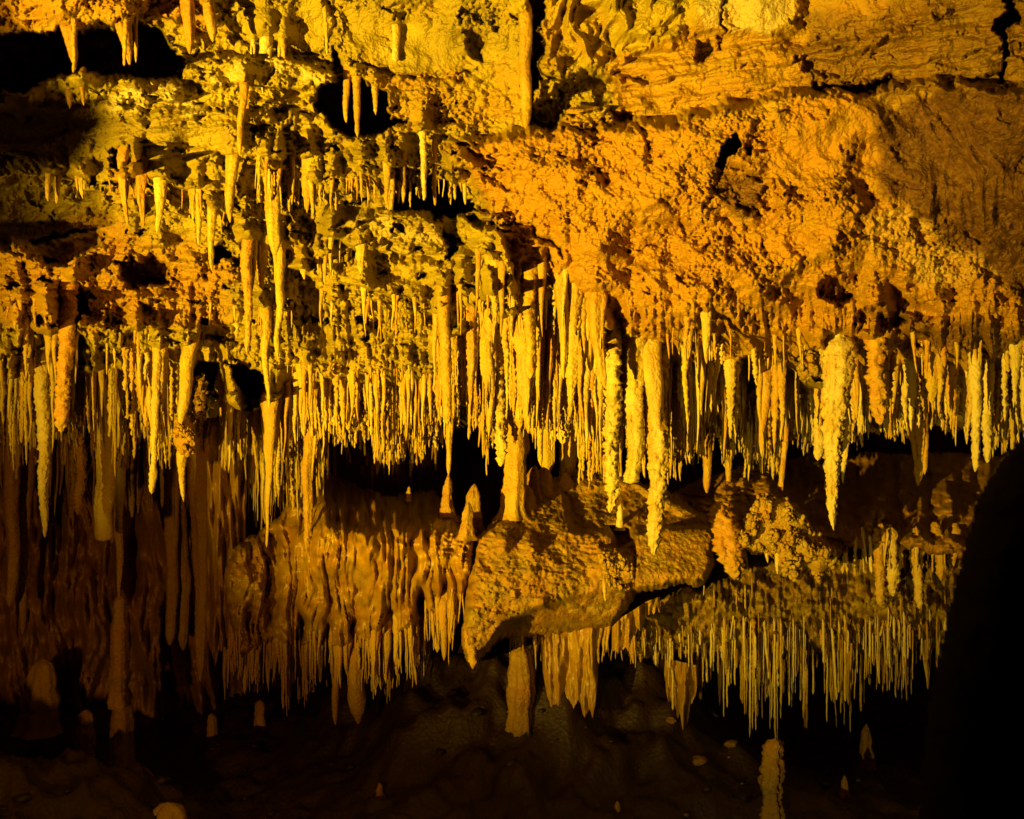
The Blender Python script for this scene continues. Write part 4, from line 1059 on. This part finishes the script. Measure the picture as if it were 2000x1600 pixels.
def build_entries(lst, name, cat, budget, stuff_name, stuff_label):
    lst.sort(key=lambda e: -e['area'])
    top, rest = lst[:budget], lst[budget:]
    seen = {}
    short = {"upper left": "upper", "back rank": "rear", "curtain fringe": "curtain-edge", "curtain face": "curtain-face", "under the block": "under-block", "ledge drips": "ledge-edge", "straw cones": "low rear"}
    for e in top:
        root, L, r0, r1, lean = add_drip(e['px'], e['ry'], e['tx'], e['ty'], e['w'], e['tw'], D=e['D'])
        V, Q, T, C = drip(root, L, r0, r1, e['seed'], lean=lean, knob=e['knob'], flute=e['flute'], power=e['power'], tint=e['tint'], blunt=(cat == 'soda straw'), wide=e['wide'])
        o = mesh_obj(name, V, Q, T, C, M_CALC, None, root)
        tag(o, None, cat, {"left row": "stalactites of the left hand row", "middle row": "small stalactites over the black opening", "centre row": "stalactites around the tall column",
                           "bright row": "brightest stalactites right of centre", "right row": "pale stalactites of the right hand row", "upper left": "stalactites on the upper left ceiling",
                           "back rank": "dim stalactites hanging farther back", "curtain fringe": "brown stalactites under the flowstone curtain", "curtain face": "drips on the flowstone curtain",
                           "under the block": "short drips beneath the block", "ledge drips": "drips along the right ledge", "soda straws": "soda straws under the hanging rock",
                           "straw cones": "brown cones behind the soda straws"}[e['zone']])
        girth = "thick" if e['w'] > 18 else ("slim" if e['w'] > 10 else "thin")
        if cat == 'soda straw':
            girth = "long" if e['ty'] - e['ry'] > 90 else "short"
        tone = "pale" if e['tint'][2] > .4 else ("orange" if e['tint'][0] > .55 else ("brown" if e['tint'][1] > .2 else "yellow"))
        tex = ("knobbly" if e['knob'] else "smooth") if cat != 'soda straw' else "straight"
        key = (short.get(e['zone'], ""), f"{girth} {tone} {tex} {cat}", place(e['px'], MARKS if cat != 'soda straw' else SMARKS))
        seen.setdefault(key, []).append((e['px'], o))
    for (zone, desc, pl), objs in seen.items():
        objs.sort(key=lambda t: t[0])
        z = zone + " " if zone else ""
        for i, (_, o) in enumerate(objs):
            nth = "" if len(objs) == 1 else (f" {ORD[i]} from left")
            a, b = pl.split(" and ")
            o['label'] = f"{z}{desc}{nth}, between {a} and {b}"
    if rest:
        pp = Parts()
        for e in rest:
            root, L, r0, r1, lean = add_drip(e['px'], e['ry'], e['tx'], e['ty'], e['w'], e['tw'], D=e['D'])
            pp.add(*drip(root, L, r0, r1, e['seed'], lean=lean, knob=e['knob'], power=e['power'], tint=e['tint'], nside=7, wide=e['wide'], blunt=(cat == 'soda straw')))
        tag(pp.build(stuff_name, M_CALC), stuff_label, cat, kind='stuff')


build_entries(STALA, "stalactite", "stalactite", 300 - len(NAMED), "small_stalactites", "countless small stalactites and drips all over the cave ceiling")
build_entries(STRAW, "soda_straw", "soda straw", 290, "small_soda_straws", "countless short soda straws on the hanging rock at the right")


# ------------------------------------------------------------------ columns and stalagmites
def stalagmite(label, px, base, top, w, tw, D, tint=(0.4, 0.1, 0.1), mat=None, cat="stalagmite", name="stalagmite", **k):
    if callable(D):
        D = D(px, base + 4)
    p = P(np.float64(px), np.float64(base), D)
    root = (float(p[0]), float(D), float(p[2]) - 0.04)
    L = (base - top) / F * D + 0.04
    k.setdefault('knob', .55)
    k.setdefault('flute', .4)
    k['power'] = k.get('power', 1) * .8
    V, Q, T, C = drip(root, L, w / 2 / F * D, tw / 2 / F * D, px * .13, up=True, tint=tint, **k)
    o = mesh_obj(name, V, Q, T, C, mat or M_CALC, None, root)
    return tag(o, label, cat)


stalagmite("tall smooth column joining the ceiling to the block", 1003, 1000, 770, 40, 50, 6.35, (0.5, 0.05, 0.0), cat="column", name="column", power=1.0, flute=.3, blunt=True, knob=.25)
stalagmite("finger-shaped stalagmite rising on the saddle before the black opening", 930, 1045, 945, 32, 16, curt_at, (0.6, 0.35, 0.0), power=.7, flute=.2)
stalagmite("rounded stalagmite between column and block top", 1041, 965, 908, 30, 12, block_at, (0.6, 0.35, 0.0), power=.8)
stalagmite("blunt orange stalagmite stump on top of the block", 1064, 955, 912, 30, 20, block_at, (0.7, 0.25, 0.0), power=.8, blunt=True)
stalagmite("squat double stalagmite knob at the column's foot", 1025, 990, 945, 34, 22, block_at, (0.6, 0.3, 0.0), power=.6, flute=.4)
stalagmite("small dark stalagmite bump at the block's crest", 1102, 945, 922, 26, 12, block_at, (0.6, 0.2, 0))
stalagmite("little white stalagmite standing on the block beside the longest stalactite", 1211, 1022, 984, 12, 7, block_at, (0.0, 0.0, 0.9), power=.6)
stalagmite("thin stalagmite meeting the orange stalactite tip", 876, 1005, 926, 24, 6, curt_at, (0.6, 0.3, 0.0), power=.8)
stalagmite("small nub stalagmite on the saddle left of the finger-shaped one", 912, 1040, 980, 24, 12, curt_at, (0.6, 0.4, 0.0), power=.7, knob=.5)
stalagmite("tiny stalagmite at the rear of the flowstone ledge", 800, 975, 950, 12, 5, curt_at, (0.5, 0.2, 0))
stalagmite("tall banded stalagmite under the dim tapering stalactite", 232, 1370, 1164, 36, 14, 7.0, (0.55, 0.15, 0.05), power=.35, flute=.3, flare=0, blunt=True, swell=[(.3, .04, .12), (.55, .04, .12), (.75, .03, .1)])
stalagmite("dark lower half of a column behind the banded stalagmite", 236, 1560, 1340, 44, 30, 7.2, (0.55, 0.5, 0), name="column", cat="column", power=.6, flare=0, blunt=True)
stalagmite("big rounded dim stalagmite low on the left", 75, 1420, 1288, 56, 28, 7.6, (0.45, 0.1, 0.1), power=.4, knob=.5, swell=[(.45, .1, .25)], blunt=True)
stalagmite("upright dim stalagmite right of the big rounded one", 167, 1480, 1385, 30, 20, 7.6, (0.5, 0.1, 0.0), power=.4, blunt=True)
stalagmite("dim brown stalagmite on the dark floor left of the orange lit one", 411, 1445, 1393, 22, 12, 7.9, (0.6, 0.3, 0), power=.4, blunt=True)
stalagmite("small orange lit stalagmite in the dark middle left floor", 506, 1425, 1368, 20, 14, 7.9, (0.7, 0.1, 0), power=.4, blunt=True)
stalagmite("faint stalagmite nub right of the orange lit one", 765, 1430, 1392, 28, 14, 7.8, (0.6, 0.4, 0), power=.4, blunt=True)
stalagmite("shiny wet stalagmite knob near the bottom left", 268, 1600, 1500, 62, 34, 6.7, (0.5, 0.25, 0.05), power=.5, flute=.4, knob=.6, blunt=True)
stalagmite("pale glistening stalagmite top cut by the bottom edge", 328, 1650, 1566, 58, 34, 6.2, (0.3, 0.1, 0.4), power=.4, knob=1.0, blunt=True)
stalagmite("stocky lit stalagmite post at the bottom right", 1511, 1665, 1443, 34, 26, 6.1, (0.55, 0.15, 0.1), power=.6, knob=1.8, flute=.6, swell=[(.2, .08, .15), (.5, .07, -.12), (.7, .06, .14)], blunt=True)
stalagmite("dim pointed stalagmite under the right straws", 1692, 1500, 1413, 30, 8, 7.2, (0.6, 0.3, 0), power=.7)
stalagmite("small dim stalagmite near the bottom right", 1648, 1580, 1513, 26, 6, 6.5, (0.6, 0.3, 0), power=.9, flute=.4)
stalagmite("tiny dim stalagmite in the dark bottom middle", 741, 1560, 1528, 14, 9, 6.4, (0.6, 0.3, 0), power=.4)
stalagmite("dim stalagmite stub at the bottom centre right", 1207, 1610, 1565, 16, 9, 6.2, (0.6, 0.3, 0), power=.4)
stalagmite("rippled column hanging below the block to the mound", 1018, 1545, 1262, 50, 38, 6.6, (0.6, 0.45, 0.0), name="column", cat="column", power=.5, flute=.5, knob=.5, flare=.9, blunt=True, swell=[(.2, .1, .15), (.7, .06, .15)])


# folded drapery fin right of the rippled column
def drapery(label, pts, D, tint, depth=0.10, name="drapery", fold=0.05, mat=None, seed=1):
    """a folded sheet with thickness hanging from a line. pts: (px, root y, tip y)"""
    xs = np.arange(pts[0][0], pts[-1][0] + 1, 2.0)
    nt = 50
    t = np.linspace(0, 1, nt)[:, None]
    ra = np.array([lin(pts, x, 1) for x in xs])[None]
    tb = np.array([lin(pts, x, 2) for x in xs])[None]
    tb = tb + (34 * np.abs(perlin(xs / 13 + seed, xs * 0 + .5, 3)) + 8 * perlin(xs / 4 + seed, xs * 0 + .5, 3))[None] - 8
    py = ra + (tb - ra) * t
    px = xs[None] + 0 * py
    thick = depth * (1 - 0.85 * t) + 0.008
    Df = D + fold * fbm(px / 22 + seed, py / 160, 201, 3) + 0.01 * fbm(px / 8, py / 12, 205, 2)
    edge = np.minimum(1, np.minimum(np.arange(len(xs)), np.arange(len(xs))[::-1]) / 4.0)[None]
    edge = np.sqrt(1 - (1 - edge) ** 2)
    A = P(px, py, Df - thick * .5 * edge).reshape(-1, 3)
    B = P(px, py, Df + thick * .5 * edge + 0.004).reshape(-1, 3)
    n = len(A)
    q = grid_quads(len(xs), nt)
    e = np.concatenate([q[:, [0, 1]], q[:, [1, 2]], q[:, [2, 3]], q[:, [3, 0]]])
    key = np.sort(e, 1)
    key = key[:, 0] * np.int64(2 * n) + key[:, 1]
    u, inv, cnt = np.unique(key, return_inverse=True, return_counts=True)
    b = e[cnt[inv] == 1]
    Q = np.concatenate([q, q[:, ::-1] + n, np.stack([b[:, 1], b[:, 0], b[:, 0] + n, b[:, 1] + n], -1)])
    V = np.vstack([A, B])
    o = mesh_obj(name, V, Q, [], np.broadcast_to(tint, (len(V), 3)), mat or M_FLOW, None, V.mean(0))
    return tag(o, label, "drapery")


drapery("wide folded drapery hanging below the block right of the column", [(1060, 1208, 1318), (1066, 1208, 1345), (1078, 1208, 1392), (1100, 1208, 1372), (1130, 1208, 1378), (1148, 1208, 1385), (1158, 1208, 1402), (1168, 1208, 1330)], 6.62, (0.45, 0.1, 0.1), 0.16)
drapery("dim folded drapery merging with the left end of the flowstone curtain", [(404, 900, 1230), (420, 900, 1285), (440, 900, 1262), (462, 900, 1290), (480, 900, 1240)], 7.15, (0.5, 0.4, 0.0), 0.16, fold=.16, seed=12)
drapery("smooth twisted rock fin at the block's lower right", [(1195, 1225, 1275), (1215, 1205, 1278), (1240, 1190, 1245), (1262, 1175, 1215), (1290, 1165, 1180)], 6.25, (0.35, 0.2, 0.0), 0.1, fold=.1, seed=5)
drapery("brown tongue of rock hanging among the straws' left end", [(1300, 1290, 1340), (1320, 1290, 1400), (1340, 1295, 1408), (1362, 1300, 1350)], 6.8, (0.5, 0.3, 0.0), 0.12, fold=.1, seed=8)


# ------------------------------------------------------------------ cave coral clusters: a lumpy core grown over with knobs
def ico():
    import bmesh
    bm = bmesh.new()
    bmesh.ops.create_icosphere(bm, subdivisions=1, radius=1)
    V = np.array([v.co[:] for v in bm.verts])
    T = np.array([[v.index for v in f.verts] for f in bm.faces])
    bm.free()
    return V, T


ICO_V, ICO_T = ico()


def coral(label, pts, D, n, size, tint, seed, depth=0.18, name="coral_cluster"):
    """pts: outline in photo pixels; knobs fill an ellipsoidal thickness around depth D"""
    r = np.random.RandomState(seed)
    pp = Parts()
    xs = [p[0] for p in pts]
    ys = [p[1] for p in pts]
    cxx, cyy = np.mean(xs), np.mean(ys)
    made = 0
    tries = 0
    while made < n and tries < n * 20:
        tries += 1
        x, y = r.uniform(min(xs), max(xs)), r.uniform(min(ys), max(ys))
        sd = float(sdist(np.array([x]), np.array([y]), pts)[0])
        if sd < 0:
            continue
        bulge = min(1, sd / 28)
        d = D - depth * math.sqrt(1 - (1 - bulge) ** 2) + r.uniform(0, .05) + 0.11 * float(perlin(np.float64(x / 26), np.float64(y / 26), 5))
        c = P(np.float64(x), np.float64(y), d)
        s = size / 2 / F * D * (0.35 + 1.3 * r.rand() ** 2.2)
        R = np.array([s * r.uniform(.7, 1.1), s * 1.1, s * r.uniform(.9, 1.7)])
        v = ICO_V * R * (1 + 0.35 * r.uniform(-1, 1, (len(ICO_V), 1)))
        ang = r.uniform(-.5, .5)
        v = np.stack([v[:, 0] * math.cos(ang) + v[:, 2] * math.sin(ang), v[:, 1], -v[:, 0] * math.sin(ang) + v[:, 2] * math.cos(ang)], -1) + c
        pp.add(v, [], ICO_T, np.clip(np.array(tint) + r.uniform(-.15, .15, 3), 0, 1))
        made += 1
    # the solid core
    st = 3.0
    x = np.arange(min(xs) - 6, max(xs) + 6, st)
    y = np.arange(min(ys) - 6, max(ys) + 6, st)
    GX, GY = np.meshgrid(x, y)
    sd = sdist(GX, GY, pts)
    b = np.clip(sd / 28, 0, 1)
    Dd = D - (depth - .03) * np.sqrt(1 - (1 - b) ** 2)
    keep = sd > 1
    q = grid_quads(len(x), len(y), keep)
    V = P(GX, GY, Dd).reshape(-1, 3)
    V2 = P(GX, GY, D + depth + 0 * GX).reshape(-1, 3)
    m = len(V)
    pp.add(np.vstack([V, V2]), np.vstack([q, q[:, ::-1] + m]), [], np.array(tint))
    o = pp.build(name, M_ROCK, None, P(np.float64(cxx), np.float64(cyy), D))
    return tag(o, label, "cave coral")


coral("rusty cauliflower-like coral knob swelling on the left stalactite", [(345, 815), (365, 808), (378, 830), (382, 865), (376, 888), (350, 892), (334, 862), (338, 835)], 6.02, 260, 7, (0.8, 0.15, 0.05), 1, 0.14)
t2 = add_drip(358, 880, 358, 980, 24, 4, D=6.0)
tag(mesh_obj("stalactite", *drip(t2[0], t2[1], t2[2], t2[3], 4.4, lean=t2[4], tint=(0.3, 0, 0.25), knob=.3), M_CALC, None, t2[0]), "pointed yellow tip poking from below the coral knob", "stalactite")
coral("dark glittering coral strip right of the curved smooth stalactite", [(385, 740), (402, 730), (405, 780), (392, 850), (378, 840), (378, 790)], 6.15, 160, 7, (0.7, 0.6, 0.05), 2, 0.10)
coral("large ochre coral mound on the middle of the right ledge", [(1470, 985), (1500, 965), (1540, 975), (1555, 985), (1575, 1010), (1600, 1040), (1640, 1085), (1625, 1110), (1600, 1135), (1575, 1110), (1555, 1140), (1530, 1120), (1515, 1085), (1480, 1080), (1440, 1075), (1425, 1050), (1450, 1030)], 6.15, 1500, 8.5, (0.6, 0.2, 0.15), 3, 0.22)
coral("upright coral knuckle at the left of the large coral mound", [(1478, 972), (1498, 965), (1508, 990), (1506, 1020), (1485, 1020), (1476, 1000)], 6.0, 150, 8, (0.7, 0.1, 0.1), 4, 0.1)
coral("prickly coral boss on the front of the block's right cube", [(1168, 1080), (1200, 1072), (1236, 1085), (1240, 1130), (1222, 1155), (1195, 1150), (1175, 1120)], 5.92, 330, 7, (0.6, 0.1, 0.1), 5, 0.10)
coral("coral tuft above the small dark ceiling hollow on the right", [(1560, 700), (1590, 688), (1612, 700), (1600, 735), (1565, 742)], 5.95, 300, 10, (0.5, 0.35, 0.15), 6, 0.12)


# ------------------------------------------------------------------ loose rocks on the floor
def rock(label, px, py, w, D, seed, tint=(0.4, 0.2, 0.2), mat=None):
    r = np.random.RandomState(seed)
    import bmesh
    bm = bmesh.new()
    bmesh.ops.create_icosphere(bm, subdivisions=4, radius=1)
    V = np.array([v.co[:] for v in bm.verts])
    T = np.array([[v.index for v in f.verts] for f in bm.faces])
    bm.free()
    # cut flat facets as broken stone has
    for _ in range(9):
        nrm = r.normal(size=3)
        nrm /= np.linalg.norm(nrm)
        h = r.uniform(.5, .85)
        dd = V @ nrm - h
        V = V - np.where(dd > 0, dd, 0)[:, None] * nrm
    V *= 1 + 0.05 * perlin(V[:, 0] * 3 + seed, V[:, 1] * 3 + V[:, 2] * 2, 3)[:, None]
    s = w / 2 / F * D
    V = V * np.array([s, s * .8, s * .6])
    c = P(np.float64(px), np.float64(py), D)
    return tag(mesh_obj("rock", V + c, [], T, tint, mat or M_CALC, None, c), label, "rock")


def floor_rock(label, px, py, w, seed, **k):
    # walk out along the sight line until the floor is met
    for D in np.arange(5, 12, .02):
        p = P(np.float64(px), np.float64(py), D)
        if p[2] < float(floor_z(p[0][None], np.array([D]))[0]) + 0.02:
            return rock(label, px, py, w, D, seed, **k)
    return rock(label, px, py, w, 9.0, seed, **k)


for (px, py, w, lb) in [(1364, 1487, 38, "roundish brown rock on the dark floor left of the lit stalagmite post"), (1430, 1455, 32, "flat broken rock on the floor right of the roundish one"), (1652, 1444, 24, "small flat tan rock on the floor under the straws"),
                        (1395, 1397, 18, "narrow pale rock chip at the far floor edge"), (1477, 1395, 14, "tiny pale rock chip right of the narrow one"), (1310, 1408, 26, "pale flat rock on the floor below the hanging tongue"),
                        (1424, 1479, 8, "pebble between the roundish and the flat rock"), (1340, 1592, 12, "small pebble at the bottom edge right of centre"), (1590, 1438, 9, "bright speck-sized pebble under the straws"), (1450, 1530, 9, "pebble left of the lit stalagmite post"),
                        (1462, 1555, 10, "second pebble left of the lit stalagmite post"), (1515, 1415, 9, "pebble just above the lit stalagmite post")]:
    floor_rock(lb, px, py, w, int(px), tint=(0.5, 0.6, 0.0))
# boulders on the ceiling shelf and among the mound
rock("flat-topped orange boulder lying in the ceiling arch right of the drip column", 1140, 232, 96, 5.35, 11, tint=(0.7, 0.2, 0), mat=M_ROCK)
rock("shadowy boulder on the mound left of the rippled column", 925, 1450, 70, 6.9, 12, tint=(0.5, 0.3, 0), mat=M_FLOW)
rock("large dim boulder behind the block's lower left corner", 880, 1345, 110, 8.2, 13, tint=(0.6, 0.4, 0), mat=M_FLOW)
rock("dim rounded rock below the folded drapery", 1105, 1410, 70, 6.9, 14, tint=(0.5, 0.2, 0), mat=M_FLOW)
rock("wide dim boulder at the bottom right of the mound", 1180, 1500, 150, 7.2, 15, tint=(0.5, 0.4, 0), mat=M_FLOW)


# ------------------------------------------------------------------ black rock close to the camera at the right
def fg_detail(px, py):
    return 0.03 * fbm(px / 120, py / 120, 211, 3)


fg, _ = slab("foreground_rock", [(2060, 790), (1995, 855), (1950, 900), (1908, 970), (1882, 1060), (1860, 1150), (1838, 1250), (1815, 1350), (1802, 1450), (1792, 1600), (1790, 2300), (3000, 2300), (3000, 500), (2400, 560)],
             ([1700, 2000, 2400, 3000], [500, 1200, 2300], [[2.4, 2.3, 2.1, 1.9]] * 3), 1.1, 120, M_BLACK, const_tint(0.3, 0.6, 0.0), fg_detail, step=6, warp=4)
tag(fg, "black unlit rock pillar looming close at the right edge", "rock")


# spur added out of frame on the left to shade the dark recess at the left of the ceiling
def light_blocker():
    u = np.linspace(0, 1, 60)
    a = np.linspace(0, 2 * np.pi, 40)
    U, A = np.meshgrid(u, a, indexing='ij')
    r = (0.09 + 0.25 * U ** 1.5) * np.sqrt(np.clip(U * 30, 0, 1)) * (1 + 0.2 * fbm(U * 9, np.cos(A) * 2 + np.sin(A), 5, 3))
    V = np.stack([-4.24 - 3 * U, 0.0 + r * np.cos(A), CAMZ - 0.75 + r * 0.9 * np.sin(A) + 0.3 * U], -1).reshape(-1, 3)
    o = mesh_obj("blocker_rock", V, grid_quads(40, 60), [], (0.6, 0.3, 0), M_ROCK, None, V.mean(0))
    tag(o, kind='structure')


light_blocker()


# ------------------------------------------------------------------ rubble strewn over the floor
rr = np.random.RandomState(5)
pp = Parts()
for _ in range(700):
    x, y = rr.uniform(-4, 3.2), rr.uniform(5.0, 11)
    z = float(floor_z(np.array([x]), np.array([y]))[0])
    sz = 0.008 + 0.05 * rr.rand() ** 4
    v = ICO_V * (1 + 0.4 * rr.uniform(-1, 1, (len(ICO_V), 1))) * np.array([sz, sz * rr.uniform(.6, 1.2), sz * .5]) + (x, y, z + .2 * sz)
    pp.add(v, [], ICO_T, np.array([rr.uniform(.3, .9), rr.uniform(.3, .9), 0]))
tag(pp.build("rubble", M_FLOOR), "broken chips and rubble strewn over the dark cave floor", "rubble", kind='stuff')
